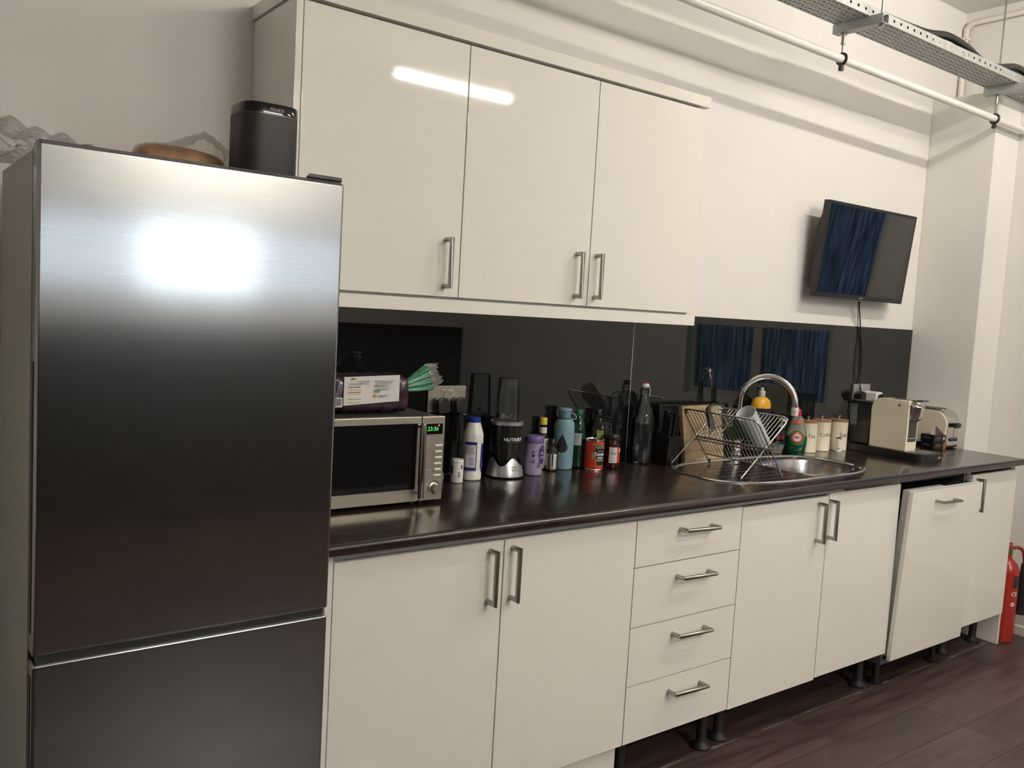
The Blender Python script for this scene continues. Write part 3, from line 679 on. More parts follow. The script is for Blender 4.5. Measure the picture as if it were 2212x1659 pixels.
# ------------------------------------------------------------------ things on top of the fridge
FT = 1.7315
t = thing('speaker', 'black wireless speaker standing on the fridge freezer', 'speaker', (-.0135, -.535, FT))
GRL = pm('speaker_grille', (.016, .016, .017), .5)
_b = GRL.node_tree.nodes['Principled BSDF']; _tc = nd(GRL, 'ShaderNodeTexCoord'); _w = nd(GRL, 'ShaderNodeTexVoronoi'); _w.inputs['Scale'].default_value = 700
lk(GRL, _tc.outputs['Object'], _w.inputs['Vector']); _bp = nd(GRL, 'ShaderNodeBump'); _bp.inputs['Strength'].default_value = .15; _bp.inputs['Distance'].default_value = .0006
lk(GRL, _w.outputs['Distance'], _bp.inputs['Height']); lk(GRL, _bp.outputs[0], _b.inputs['Normal'])
B().lathe([(.058, .0005), (.0625, .004), (.0640, .012), (.0640, .1375)], (0, 0), 64, sup=3.6).done('grille', GRL, t, True, 50)
B().lathe([(.0645, .1378), (.0645, .1392)], (0, 0), 64, sup=3.6).done('trim_ring', pm('trim_grey', (.12, .12, .12), .3, .8), t, True, 50)
B().lathe([(.0643, .1394), (.0643, .1575), (.062, .161), (.05, .1615), (0, .1615)], (0, 0), 64, sup=3.6).done('cap', BLACKG, t, True, 50)
text_flat('SONOS', .0095, pm('print_silver', (.35, .35, .34), .4), t, .004, -.0648, .1485)
# wrapped brown loaf
t = thing('wrapped_loaf', 'small brown loaf in clear wrapper on the fridge freezer', 'bread', (-.155, -.41, FT))
def lf(u, v):
    th_, ph_ = PI*u, 2*PI*v
    x = .092*math.cos(th_); r = math.sin(th_)**.45
    return (x, .062*r*math.cos(ph_), .0350+.0345*(r*math.sin(ph_))*(1-.12*math.cos(th_)))
CRUST = noise_col(pm('bread_crust', (.36, .17, .06), .5), (.22, .08, .02), (.55, .30, .11), nscale=22, bump=.2, bdist=.004)
B().grid(lf, 32, 32).done('loaf', CRUST, t, True, 80)
def wr(u, v):
    th_, ph_ = PI*u, 2*PI*v
    x = .104*math.cos(th_)+.008; r = math.sin(th_)**.4; zz = .0375+.036*r*math.sin(ph_)
    if math.sin(ph_) > 0: zz += .040*max(0, 1-abs(x-.055)/.085)*math.sin(ph_)**3
    j = .0012*math.sin(31*x*10+7*ph_)+.001*math.sin(13*ph_)
    return (x, (.068+j)*r*math.cos(ph_), max(.0006, zz+j))
B().grid(wr, 40, 40).done('wrapper', thin('bread_film', (.97, .96, .94), .45, .1, haze=.10, hazecol=(.8, .78, .72), bump=.3, bscale=45), t, True, 80)
# crumpled clear bag
t = thing('plastic_bag', 'crumpled clear plastic bag on the fridge freezer overhanging its side', 'plastic bag', (-.43, -.33, FT))
def bag(u, v):
    th_, ph_ = PI*u, 2*PI*v
    x = .155*math.cos(th_); r = max(0, math.sin(th_))**.5
    hgt = .055*(.55-.45*x/.155)+.028
    j = .006*math.sin(9*x*14+3*ph_)*r+.005*math.sin(5*ph_+40*x)*r+.003*math.sin(17*ph_+60*x)*r
    return (x-.01, (.10*r+j)*math.cos(ph_), max(.0008+max(0, -(x)*0), hgt*(1+r*math.sin(ph_))*.62+j))
B().grid(bag, 70, 70).done('film', thin('bag_film', (.97, .97, .96), .8, .07, haze=.22, hazecol=(.85, .85, .84), bump=.5, bscale=45), t, True, 80)
# ------------------------------------------------------------------ bottles and jars along the worktop
def at(name, label, cat, x, y, dphi=0., group=None):
    t = thing(name, label, cat, (x, y, ZW+.0006), 0, group); t_phi[0] = camphi(x, y)+dphi; return t
t_phi = [0]
def L(t, prof, name, mat, n=32, **k): return B().lathe(prof, (0, 0), n, **k).done(name, mat, t, True, 40)
def PT(t, r, a0, a1, z0, z1, name, mat, r2=None, sx=1., sy=1.): return B().patch(r, t_phi[0]+a0, t_phi[0]+a1, z0, z1, r2=r2, sx=sx, sy=sy).done(name, mat, t, True, 60)
def stripes(t, r, a0, a1, zs, h, name, mat):
    b = B()
    for i, z in enumerate(zs): b.patch(r, t_phi[0]+a0, t_phi[0]+a1-(.08 if i % 3 == 2 else 0), z, z+h, n=6)
    return b.done(name, mat, t, True, 60)
# little white seasoning tub
t = at('seasoning_tub', 'small white cylindrical seasoning tub in front of the bleach bottle', 'tub', .815, -.124)
L(t, [(.018, 0), (.0198, .002), (.0198, .062), (.019, .065), (.0198, .066), (.0198, .072), (.018, .0755), (.006, .0765), (0, .0765)], 'body', WHITEP)
PT(t, .0200, .62, 1.02, .046, .058, 'label_block', TEXTK); PT(t, .0202, .72, .95, .049, .055, 'label_mark', pm('print_red_soft', (.6, .2, .15), .5))
PT(t, .0200, -1.25, -.72, .03, .055, 'label_print', TEXTK)
b = B(); b.bm.free(); b.bm = textmesh('MSK', .0095, .0002); b.xf(Matrix.Rotation(PI/2, 4, 'Z'))
for v in b.bm.verts: a = t_phi[0]+.35+v.co.x/.0202; v.co = (.0202*math.cos(a), .0202*math.sin(a), .028+v.co.y)
b.done('lettering', TEXTK, t, True, 0, False)
# small clear sachet lying behind
tag(B().grid(lambda u, v: (.752+.028*u, -.112+.012*u+.002*math.sin(9*v), ZW+.001+.030*v+.003*math.sin(4*u)), 8, 8).done('sachet', thin('sachet_film', (.6, .6, .58), 1.5, .1, haze=.35), None, smooth=60), 'small cloudy plastic sachet propped between microwave and seasoning tub', 'sachet')
# bleach bottle
t = at('bleach_bottle', 'white bleach bottle with blue cap and blue edged label', 'bottle', .888, -.100)
L(t, [(.028, 0), (.0315, .003), (.0315, .024), (.029, .030), (.0315, .04), (.0330, .10), (.0335, .135), (.0330, .143), (.0335, .146), (.0315, .155), (.024, .180), (.0205, .192)], 'body', WHITEP)
BLU = pm('cap_blue', (.012, .045, .28), .3); NAVY = pm('print_navy', (.015, .02, .20), .4)
L(t, [(.0215, .190), (.0220, .192), (.0220, .205), (.0205, .2065), (0, .2065)], 'cap', BLU)
PT(t, .0338, -.85, .42, .034, .128, 'label', NAVY); PT(t, .0342, -.78, .32, .044, .118, 'label_panel', LABELW); PT(t, .0338, .95, 1.75, .04, .122, 'label', NAVY)
stripes(t, .0345, -.74, .2, [.112, .107, .103, .099, .095, .091, .087], .0016, 'label_text', pm('print_blue_grey', (.12, .13, .25), .5))
stripes(t, .0345, -.28, .18, [.052+.0045*k for k in range(6)], .0028, 'label_block', pm('print_lilac', (.25, .27, .5), .5))
# blender
t = at('blender', 'black and silver bullet blender with clear upturned cup', 'blender', 1.028, -.092)
SIL = pm('silver_plastic', (.55, .56, .58), .28, .8)
ph = t_phi[0]
def skirt(u, v):
    a = 2*PI*u; top = .054+.013*math.cos(4*(a-ph-.58)); s = v
    z = .006+(top-.006)*s; r = .0655-.0215*(z/.075)**1.6
    return (r*math.cos(a), r*math.sin(a), z)
B().grid(skirt, 72, 10).done('base', SIL, t, True, 60)
L(t, [(.050, 0.0), (.052, .007), (.064, .0075)], 'foot', BLACKP)
L(t, [(.040, .01), (.0425, .06), (.0475, .11), (.0510, .150), (.0520, .176)], 'motor_body', pm('blender_black', (.010, .010, .011), .25), 40)
L(t, [(.0525, .176), (.0560, .178), (.0560, .187), (.0530, .190), (.046, .190), (.046, .187)], 'ring', SIL, 40)
L(t, [(.0445, .186), (.044, .19), (.0, .192)], 'cup_base', BLACKP)
B().grid(lambda u, v: ((lambda r: (r*math.cos(2*PI*u), r*math.sin(2*PI*u), .190+.143*v))((.0405-.006*v**1.4)*(1+.03*(math.cos(2*PI*u*4) > .82)))), 72, 8).done('cup', CLEAR, t, True, 40)
L(t, [(.0345, .3325), (.033, .3345), (.026, .3355), (0, .3355)], 'cup_end', CLEAR)
for k in range(4):
    a = PI/4+k*PI/2; B().box(0, .021, -.003, .003, 0, .001).xf(Matrix.Translation((0, 0, .200)) @ Matrix.Rotation(a, 4, 'Z') @ Matrix.Rotation(-.5 if k % 2 else .15, 4, 'Y')).done('blade', CHROME, t, True)
text_wrap('NUTRiBULLET', .0165, TEXTW, t, .0512, ph+.86, .131, bold=.0002)
PT(t, .0508, .05, 1.6, .1205, .1212, 'underline', GREYPR)
text_wrap('magic', .0105, GREYPR, t, .0598, ph+.62, .040, bold=.0003); text_wrap('bullet', .0105, GREYPR, t, .0615, ph+.62, .030, bold=.0003)
# hot chocolate tub
t = at('chocolate_tub', 'lilac drinking chocolate tub with purple lid and oval label', 'tub', 1.140, -.108)
LIL = pm('lilac_plastic', (.36, .31, .47), .35); PUR = pm('lid_purple', (.16, .11, .30), .4); DPU = pm('print_purple', (.05, .015, .13), .4)
L(t, [(.026, 0), (.0290, .003), (.0325, .055), (.0330, .085), (.0318, .112)], 'body', LIL)
L(t, [(.0325, .112), (.0332, .114), (.0332, .133), (.031, .1365), (.010, .1370), (0, .1365)], 'lid', PUR)
b = B()
b.grid(lambda u, v: ((lambda a, z: (.0336*math.cos(a), .0336*math.sin(a), z))(t_phi[0]+1.02+.52*(2*u-1)*math.sqrt(max(0, 1-(2*v-1)**2)), .074+.034*(2*v-1))), 10, 14).done('oval_label', DPU, t, True, 60)
text_wrap('Galaxy', .008, pm('print_gold', (.45, .36, .2), .4), t, .0339, t_phi[0]+1.05, .096, shear=.3)
text_wrap('Hot', .0135, TEXTW, t, .0339, t_phi[0]+.98, .080, shear=.4); text_wrap('Choc', .0125, TEXTW, t, .0339, t_phi[0]+1.02, .064, shear=.4)
PT(t, .0336, -.16, .08, .066, .086, 'drink_print', TEXTK); PT(t, .0338, -.10, .03, .076, .082, 'drink_print_mark', LABELW)
text_wrap('On', .010, TEXTK, t, .0332, t_phi[0]-.05, .054); PT(t, .0331, -.42, .12, .0455, .048, 'print_bar', DPU)
b = B(); b.grid(lambda u, v: ((lambda a, z: (.0332*math.cos(a), .0332*math.sin(a), z))(t_phi[0]+.62+.2*(2*u-1)*math.sqrt(max(0, 1-(2*v-1)**2)), .038+.011*(2*v-1))), 8, 10).done('round_mark', PUR, t, True, 60)
PT(t, .0328, .92, 1.12, .026, .036, 'orange_mark', ORG)
# bitters bottle with yellow cap
t = at('bitters_bottle', 'slim dark bottle with yellow cap and tall white label', 'bottle', 1.238, -.030)
L(t, [(.018, 0), (.0195, .003), (.0195, .10), (.0175, .118), (.0125, .135), (.0120, .160)], 'body', pm('dark_glass', (.012, .007, .004), .06))
L(t, [(.0118, .16), (.0135, .161), (.0135, .184), (.0125, .186), (0, .186)], 'cap', pm('cap_yellow', (.62, .47, .03), .4))
PT(t, .0200, -1.5, 1.5, .004, .112, 'label', LABELW); PT(t, .0140, -1.5, 1.5, .112, .152, 'neck_label', LABELW, r2=.0133); PT(t, .0205, -.6, -.1, .112, .122, 'label_mark', pm('print_red', (.45, .03, .02), .5)) 
# vanilla extract
t = at('extract_bottle', 'tiny clear extract bottle with black cap and paper labels', 'bottle', 1.252, -.068)
L(t, [(.017, 0), (.0195, .003), (.0195, .066), (.017, .076), (.0105, .084), (.0105, .092)], 'body', GLASS, sup=3.)
L(t, [(.0165, .002), (.0175, .003), (.0175, .016), (0, .016)], 'liquid', pm('amber_liquid', (.20, .13, .02), .1), sup=3.)
L(t, [(.0122, .090), (.0125, .091), (.0125, .112), (.0115, .1135), (0, .1135)], 'cap', BLACKP)
PT(t, .0203, -.95, .12, .008, .062, 'label', LABELW); PT(t, .0203, .38, 1.15, .008, .062, 'label', LABELW)
stripes(t, .0206, -.85, .02, [.012+.0046*k for k in range(9)], .0018, 'label_text', GREYPR); stripes(t, .0206, .48, 1.05, [.012+.0046*k for k in range(9)], .0018, 'label_text', GREYPR)
# blue flask
t = at('flask', 'pale blue silicone covered drinks flask with loop cap', 'flask', 1.322, -.048)
FLB = noise_col(pm('flask_blue', (.16, .29, .36), .55), (.155, .28, .345), (.18, .315, .385), nscale=30)
L(t, [(.033, 0), (.0360, .003), (.0372, .02), (.0372, .155), (.0345, .170), (.0235, .182)], 'sleeve', FLB)
L(t, [(.0225, .178), (.0225, .186)], 'neck', GLASS)
L(t, [(.0195, .184), (.0195, .205), (.0235, .211), (.0240, .217), (.022, .2205), (0, .221)], 'cap', FLB)
ph = t_phi[0]; rr_ = [Vector((math.cos(ph+PI/2), math.sin(ph+PI/2), 0))*(.012+.0285*(.5-.5*math.cos(a))) + Vector((0, 0, .196-.004*(1-math.cos(a))+.0105*math.sin(a))) for a in [2*PI*k/20 for k in range(20)]]
B().tube(rr_, .0028, 8, closed=True).done('loop', FLB, t, True, 60)
def drop(u, v):
    z = .062+.068*v; wv = (1-v)**.5*min(1, (v/.28)**.5 if v < .28 else 1)*.62 if v < .999 else 0
    if v > .28: wv = .60*(1-((v-.28)/.72)**1.25)
    else: wv = .60*math.sqrt(max(0, 1-((.28-v)/.28)**2))
    a = ph-.15+wv*(2*u-1); return (.0377*math.cos(a), .0377*math.sin(a), z)
B().grid(drop, 10, 24).done('drop_window', pm('flask_dark', (.02, .028, .032), .15), t, True, 60)
# green plastic bottle
t = at('water_bottle', 'green plastic water bottle with green screw cap', 'bottle', 1.387, -.050)
GPL = thin('green_plastic', (.02, .22, .09), 1.6, .05, haze=.35, hazecol=(.004, .07, .028))
L(t, [(.020, .001), (.0265, .006), (.027, .02), (.0255, .05), (.027, .07), (.0275, .13), (.025, .155), (.0185, .178), (.0125, .190), (.0125, .195)], 'body', GPL, cap=False)
L(t, [(.0150, .193), (.0155, .195), (.0155, .212), (.0145, .214), (0, .214)], 'cap', pm('cap_green', (.008, .10, .04), .35))
PT(t, .0278, -1.3, .55, .085, .130, 'label', pm('label_grey_green', (.33, .39, .36), .5)); stripes(t, .0280, -1.1, .4, [.09+.006*k for k in range(6)], .0018, 'label_text', GREYPR)
# olive oil
t = at('oil_bottle', 'dark square olive oil bottle with green label', 'bottle', 1.498, -.034)
OIL = pm('oil_glass', (.008, .009, .003), .05)
L(t, [(.026, 0), (.0285, .003), (.0285, .135), (.026, .150), (.014, .170), (.0125, .180), (.0125, .188)], 'body', OIL, 40, sup=5., rot=camphi(1.498, -.034))
L(t, [(.0138, .186), (.0142, .188), (.0142, .208), (.013, .210), (0, .210)], 'cap', BLACKP)
ph = t_phi[0]; e1 = Vector((-math.sin(ph), math.cos(ph), 0)); e0 = Vector((math.cos(ph), math.sin(ph), 0))
B().grid(lambda u, v: e0*.0290+e1*(-.002+.026*u)+Vector((0, 0, .045+.09*v)), 2, 2).done('label', pm('label_olive', (.22, .27, .06), .5), t, True)
b = B()
for z, w_ in ((.12, .016), (.113, .011), (.095, .015)): b.grid(lambda u, v: e0*.0293+e1*(.001+w_*u)+Vector((0, 0, z+.0016*v)), 1, 1)
b.done('label_text', pm('print_pale', (.55, .58, .35), .5), t, True)
# soup can
t = at('soup_can', 'red and black tomato soup can with steel rims', 'can', 1.426, -.101)
RED = pm('can_red', (.52, .035, .012), .25)
L(t, [(.0355, .004), (.0355, .107)], 'label', RED, 48, cap=False)
L(t, [(.0345, 0), (.0362, .0008), (.0362, .004), (.0355, .005)], 'bottom_rim', CHROME, 48)
L(t, [(.0355, .106), (.0362, .107), (.0362, .1108), (.0350, .1112), (.0342, .1085), (0, .1085)], 'top_rim', CHROME, 48)
GOLD = pm('print_goldish', (.36, .27, .13), .35)
ph = t_phi[0]
def key(s_, dz):
    def f(u, v):
        z = .019+.074*v; k = v
        wl = (.62+.30*max(0, (k-.62)/.38)**.8-.06*(1-k))+s_; a = ph+.82+wl*(2*u-1)*(1 if True else 1)
        zt = z+dz*(1 if v > .5 else -1)*abs(2*v-1)+.004*(1-(2*u-1)**2)*(v-.15)
        return (.0357*math.cos(a)+dz*0, .0357*math.sin(a), zt)
    return f
B().grid(key(.05, .0025), 20, 12).done('badge_border', GOLD, t, True, 60)
B().grid(lambda u, v: (lambda p: (p[0]*1.006, p[1]*1.006, p[2]))(key(0, 0)(u, v)), 20, 12).done('badge', pm('can_black', (.012, .012, .010), .3), t, True, 60)
text_wrap('HEINZ', .0185, GOLD, t, .0362, ph+.78, .0865, bold=.0005, arch=.6)
text_wrap('Cream of', .0065, TEXTW, t, .0362, ph+.75, .0705, shear=.3)
text_wrap('Tomato', .0150, TEXTW, t, .0362, ph+.72, .0600, bold=.0005); text_wrap('soup', .0125, TEXTW, t, .0362, ph+.74, .0480, bold=.0004)
PT(t, .0361, .24, 1.3, .0345, .0400, 'gold_band', GOLD)
B().grid(lambda u, v: ((lambda a, z: (.0360*math.cos(a), .0360*math.sin(a), z))(ph-.10+.17*(2*u-1)*math.sqrt(max(0, 1-(2*v-1)**2)), .054+.011*(2*v-1))), 8, 10).done('round_seal', pm('seal_green', (.20, .27, .18), .4), t, True, 60)
# jam jar
t = at('jam_jar', 'dark red jam jar with black lid and white label', 'jar', 1.515, -.101)
L(t, [(.026, 0), (.0295, .003), (.0300, .02), (.0300, .092), (.0275, .102), (.0265, .108)], 'body', pm('jam_glass', (.030, .003, .003), .05))
L(t, [(.0275, .106), (.0290, .108), (.0290, .123), (.0275, .1255), (0, .1255)], 'lid', BLACKP)
PT(t, .0304, -.30, .72, .022, .080, 'label', LABELW); PT(t, .0304, .72, 1.5, .022, .080, 'label_edge', pm('label_red', (.45, .03, .02), .45))
PT(t, .0306, -.24, .62, .052, .062, 'label_band', pm('label_blue', (.25, .40, .46), .5)); stripes(t, .0306, -.2, .58, [.026+.0048*k for k in range(5)]+[.066, .071], .0014, 'label_text', pm('print_pinkgrey', (.42, .33, .33), .5))
PT(t, .0306, 1.0, 1.35, .062, .075, 'label_mark', LABELW)
# swing-top bottle
t = at('swing_top_bottle', 'tall clear swing top bottle with a little water', 'bottle', 1.711, -.058)
L(t, [(.041, 0), (.0455, .004), (.0462, .012), (.0462, .150), (.0435, .175), (.034, .205), (.0225, .235), (.0165, .258), (.0150, .272), (.0178, .276), (.0178, .282), (.0152, .285), (.0152, .296)], 'body', GLASS, 40, cap=False)
L(t, [(.040, .0015), (.0445, .006), (.0448, .052), (0, .052)], 'water', thin('water', (.80, .84, .85), 1.6, .0, 1.33), 40)
L(t, [(.041, .0005), (0, .0015)], 'glass_foot', GLASS)
L(t, [(.0135, .2945), (.0150, .297), (.0150, .306), (.0125, .310), (0, .311)], 'stopper', pm('stopper_white', (.6, .58, .55), .3)); L(t, [(.0128, .3095), (.0128, .314), (0, .3145)], 'seal', pm('seal_red', (.30, .01, .01), .5))
ph = t_phi[0]+1.2; ux = Vector((math.cos(ph), math.sin(ph), 0)); 
for s in (-1, 1): B().tube([ux*(s*.016)+Vector((0, 0, .303)), ux*(s*.0215)+Vector((0, 0, .285)), ux*(s*.0225)+Vector((0, 0, .262)), ux*(s*.0185)+Vector((0, 0, .268))], .0013, 6).done('wire', CHROME, t, True, 60)
# tall blue detergent bottle with yellow cap
t = at('detergent_bottle', 'large dark blue bottle with domed yellow top behind the tap', 'bottle', 2.436, -.056)
L(t, [(.043, 0), (.0475, .004), (.0495, .03), (.048, .12), (.0500, .200)], 'body', pm('bottle_navy', (.005, .006, .025), .3), sx=1., sy=.74)
L(t, [(.0505, .200), (.0510, .205), (.0495, .220), (.042, .236), (.028, .245), (.018, .248)], 'dome', pm('cap_amber', (.75, .40, .02), .3), sx=1., sy=.74)
L(t, [(.0150, .247), (.0150, .272), (.0125, .275), (.0070, .276), (.0070, .286), (.0055, .288), (0, .288)], 'nozzle', pm('nozzle_pale', (.45, .45, .44), .35))
PT(t, 0.0502, -.5, .9, .04, .115, 'label', pm('label_blue2', (.03, .06, .10), .4), sy=.76); PT(t, 0.0505, .1, .5, .06, .085, 'label_mark', pm('label_pink', (.45, .2, .2), .5), sy=.76)
# hand wash pump
t = at('hand_wash', 'clear hand wash pump bottle with pink and black label', 'bottle', 2.607, -.048)
L(t, [(.026, 0), (.029, .003), (.030, .06), (.027, .085), (.015, .098), (.012, .104)], 'body', CLEAR, sy=.72)
L(t, [(.025, .002), (.027, .06), (0, .06)], 'soap', pm('soap_dark', (.03, .02, .025), .2), sy=.72)
L(t, [(.0135, .102), (.0135, .116), (.006, .118), (.006, .135)], 'pump_collar', WHITEP); L(t, [(.0145, .1015), (.0145, .1065)], 'blue_ring', BLU)
B().box(-.012, .012, -.034, .012, .134, .147, .004, 3).xf(Matrix.Rotation(-.5, 4, 'Z')).done('pump_head', WHITEP, t, True)
PT(t, .0312, -.9, .9, .030, .052, 'label', pm('label_ink', (.012, .014, .03), .4), sy=.76); PT(t, .0312, -.75, .8, .053, .072, 'label_pink', pm('label_rose', (.42, .12, .16), .45), sy=.76)
text_wrap('Carex', .0145, TEXTW, t, .0318, t_phi[0]+.0, .041, shear=.1, sy=.76)
# sponge tub
t = thing('sponge_tub', 'small clear tapered tub with a pink sponge behind the sink', 'tub', (2.515, -.088, ZW+.0006), -.2)
def tub(u, v): 
    q = sup(2*PI*u, .030+.010*v, .022+.006*v, 5); return (q[0], q[1], .044*v)
B().grid(tub, 40, 4).done('body', thin('tub_plastic', (.62, .74, .68), 1.4, .1, haze=.16, hazecol=(.45, .6, .53)), t, True, 50)
B().box(-.027, .027, -.019, .019, .001, .021, .003).done('sponge', noise_col(pm('sponge_pink', (.55, .22, .22), .9), (.48, .17, .17), (.62, .28, .27), nscale=60, bump=.5), t, True)
# washing-up liquid
t = thing('washing_up_liquid', 'green washing up liquid bottle with red cap and round red label', 'bottle', (2.596, -.138, ZW+.0006), camphi(2.596, -.138)+PI/2)
FG = thin('clear_bottle_plastic', (.92, .93, .88), 1.0, .03, haze=.28, hazecol=(.66, .65, .55))
pr = [(.0365, 0), (.0400, .004), (.0440, .045), (.0450, .075), (.0410, .105), (.0315, .130), (.0270, .150), (.0215, .164), (.0135, .172), (.0125, .176)]
B().lathe(pr, (0, 0), 40, sy=.62).done('body', FG, t, True, 40)
B().lathe([(r+.0003, z+.0003) for r, z in pr[:4]]+[(.0443, .083), (0, .083)], (0, 0), 40, sy=.62).done('liquid', pm('green_liquid', (.003, .075, .028), .08), t, True, 40)
B().lathe([(.0145, .1745), (.0150, .177), (.0150, .184), (.0105, .187), (.0100, .198), (.0085, .200), (0, .200)], (0, 0), 20).done('cap', pm('cap_red', (.55, .02, .02), .35), t, True, 40)
B().box(-.010, .017, -.004, .004, .190, .196, .002).done('cap_lip', MT['cap_red'], t, True)
def onb(x, z, off):    # point on the front of the oval bottle, local coords (front is -Y)
    for (r0, z0), (r1, z1) in zip(pr, pr[1:]):
        if z0 <= z <= z1: r = r0+(r1-r0)*(z-z0)/(z1-z0); break
    else: r = .04
    return (x, -.62*math.sqrt(max(1e-8, (r+off)**2-x*x))-off*.5, z)
def disc(r0, r1, cx, cz, nm, mat, off, n=40): 
    B().grid(lambda u, v: onb(cx+(r0+(r1-r0)*v)*math.cos(2*PI*u), cz+(r0+(r1-r0)*v)*math.sin(2*PI*u), off), n, 3).done(nm, mat, t, True, 60)
disc(.0, .0330, .003, .073, 'label_green', pm('label_green', (.012, .16, .06), .4), .0006)
disc(.0175, .0245, .003, .077, 'label_ring', pm('ring_red', (.60, .05, .02), .4), .0010); disc(0, .0176, .003, .077, 'label_disc', LABELW, .0012)
b = B(); b.bm.free(); b.bm = textmesh('FAIRY', .0118, .0004)
bmesh.ops.triangulate(b.bm, faces=b.bm.faces)
for v in b.bm.verts: v.co = onb(.003+v.co.x*.85, .077+v.co.y*1.15, .0018)
b.done('lettering', pm('print_crimson', (.42, .015, .012), .4), t, True, 0, False)
B().grid(lambda u, v: onb(.003+.0225*math.cos(2.0-.86*u)*(1-.10*v), .077+.0225*math.sin(2.0-.86*u)*(1-.10*v), .0018), 10, 1).done('label_print', pm('print_amber', (.8, .5, .1), .4), t, True, 0)
B().grid(lambda u, v: onb(-.016+.034*u, .1385+.0125*v, .0012), 12, 2).done('neck_label', pm('label_coral', (.62, .08, .07), .4), t, True, 60)
for k in range(2):
    B().tube([onb(.034*math.sin(a), .030-.010*k+.010*(1-math.cos(a)), .0004) for a in [-1.0+2.0*i/16 for i in range(17)]], .0006, 6).done('moulded_rib', FG, t, True, 60)
# canisters
WOODL = noise_col(pm('lid_wood', (.30, .16, .07), .45), (.24, .12, .05), (.36, .20, .09), scale=(3, 30, 30), nscale=3)
for nm, x, y, dp in (('Tea', 2.722, -.106, .50), ('Coffee', 2.838, -.099, .66), ('Sugar', 2.946, -.118, .80)):
    t = at('canister', 'cream storage canister with wooden lid marked '+nm, 'canister', x, y, dp)
    L(t, [(.040, 0), (.0432, .001), (.0432, .004), (.0422, .006), (.0422, .132), (.0430, .134)], 'body', pm('canister_cream', (.80, .73, .58), .3), 40)
    L(t, [(.0425, .134), (.0432, .135), (.0432, .1425), (.042, .1435), (0, .1435)], 'lid', WOODL, 40)
    L(t, [(.007, .1432), (.004, .146), (.0035, .152), (.008, .156), (.0085, .160), (.004, .1625), (0, .163)], 'knob', CHROME, 20)
    text_wrap(nm, .024, pm('print_brown', (.03, .022, .018), .5), t, .0425, t_phi[0], .075, bold=.0001)
# sweetener dispenser
t = at('sweetener', 'tiny white sweetener dispenser with dark green slanted top', 'dispenser', 2.884, -.166)
B().grid(lambda u, v: (.0125*math.cos(2*PI*u)*(1 if v < 1 else 1), .0125*math.sin(2*PI*u), .066*v-(.007*(1+math.cos(2*PI*u-t_phi[0]-1.2))*.5)*(v > .95)), 28, 6).done('body', WHITEP, t, True, 60)
L(t, [(.0145, 0), (.0145, .007), (.0125, .009)], 'base', WHITEP)
B().lathe([(.0132, 0), (.0132, .0045), (0, .006)], (0, 0), 28).xf(Matrix.Translation((0, 0, .0630)) @ Matrix.Rotation(.27, 4, Vector((math.sin(t_phi[0]+1.2), -math.cos(t_phi[0]+1.2), 0)))).done('top', pm('top_green', (.01, .07, .04), .35), t, True, 40)
B().patch(.0128, t_phi[0]-.45, t_phi[0]+.6, .012, .0175).done('label_print', GREYPR, t, True, 60)
# ------------------------------------------------------------------ dish rack and what stands in it
t = thing('dish_rack', 'folding chrome wire dish rack standing on the sink drainer', 'dish rack', (1.89, -.31, ZW))
WIRE = pm('rack_wire', (.62, .60, .55), .18, 1.)
ZR = ZW+.002
Bt, Bf = Vector((1.800, 0, 1.150)), Vector((1.978, 0, ZR+.004)); At, Af = Vector((2.052, 0, 1.146)), Vector((1.785, 0, ZR+.004))
YA0, YA1 = -.485, -.128    # front, back
def pan(P, Q, s): return P+(Q-P)*s
def at_y(p, y): return Vector((p.x, y, p.z))
# outer frames (one bent wire each)
for P, Q, y0, y1 in ((Bt, Bf, -.525, -.178), (At, Af, -.482, -.150)):
    c = .05; top = P; b1 = pan(P, Q, .10)
    f = [at_y(Q, y0)]+[at_y(b1, y0), at_y(pan(P, Q, .03), y0+.006), at_y(top, y0+.028), at_y(top, y1-.028), at_y(pan(P, Q, .03), y1-.006), at_y(b1, y1)]+[at_y(Q, y1)]
    B().tube(f, .0031, 8).done('frame', WIRE, t, smooth=60)
    for yy in (y0, y1): B().lathe([(.0035, -.003), (.0055, -.0025), (.0055, .012), (.004, .016)], (0, 0), 10).xf(Matrix.Translation(at_y(Q, yy)+Vector((0, 0, -.0005)))).done('foot', BLACKP, t)
# rails
def rail(P, Q, s, y0, y1, r=.0027): B().tube([at_y(pan(P, Q, s), y0), at_y(pan(P, Q, s), y1)], r, 8).done('rail', WIRE, t, smooth=60)
rail(Bt, Bf, .50, -.525, -.178); rail(Bt, Bf, .83, -.525, -.178); rail(At, Af, .50, -.482, -.150); rail(At, Af, .56, -.482, -.150)
rail(Vector((1.905, 0, 1.035)), Vector((1.905, 0, 1.035)), 0, -.51, -.16, .003)
NRD = 19
def rodmesh(P, Q, s0, s1):
    return [pan(P, Q, s0), pan(P, Q, s1)]
for P, Q, s0, s1, y0, y1 in ((Bt, Bf, 0, .83, -.515, -.188), (At, Af, 0, .56, -.472, -.160)):
    first = None
    for k in range(NRD):
        yy = y0+(y1-y0)*(k+.5)/NRD
        if first is None:
            first = B().tube([at_y(pan(P, Q, s0), yy), at_y(pan(P, Q, s1), yy)], .0016, 6).done('rod', WIRE, t, smooth=60)
        else:
            o = first.copy(); COL.objects.link(o); o.parent = t; o.location = (0, (y1-y0)*k/NRD, 0)
FROST = thin('frosted_plastic', (.80, .86, .87), .6, .25, haze=.62, hazecol=(.80, .84, .84))
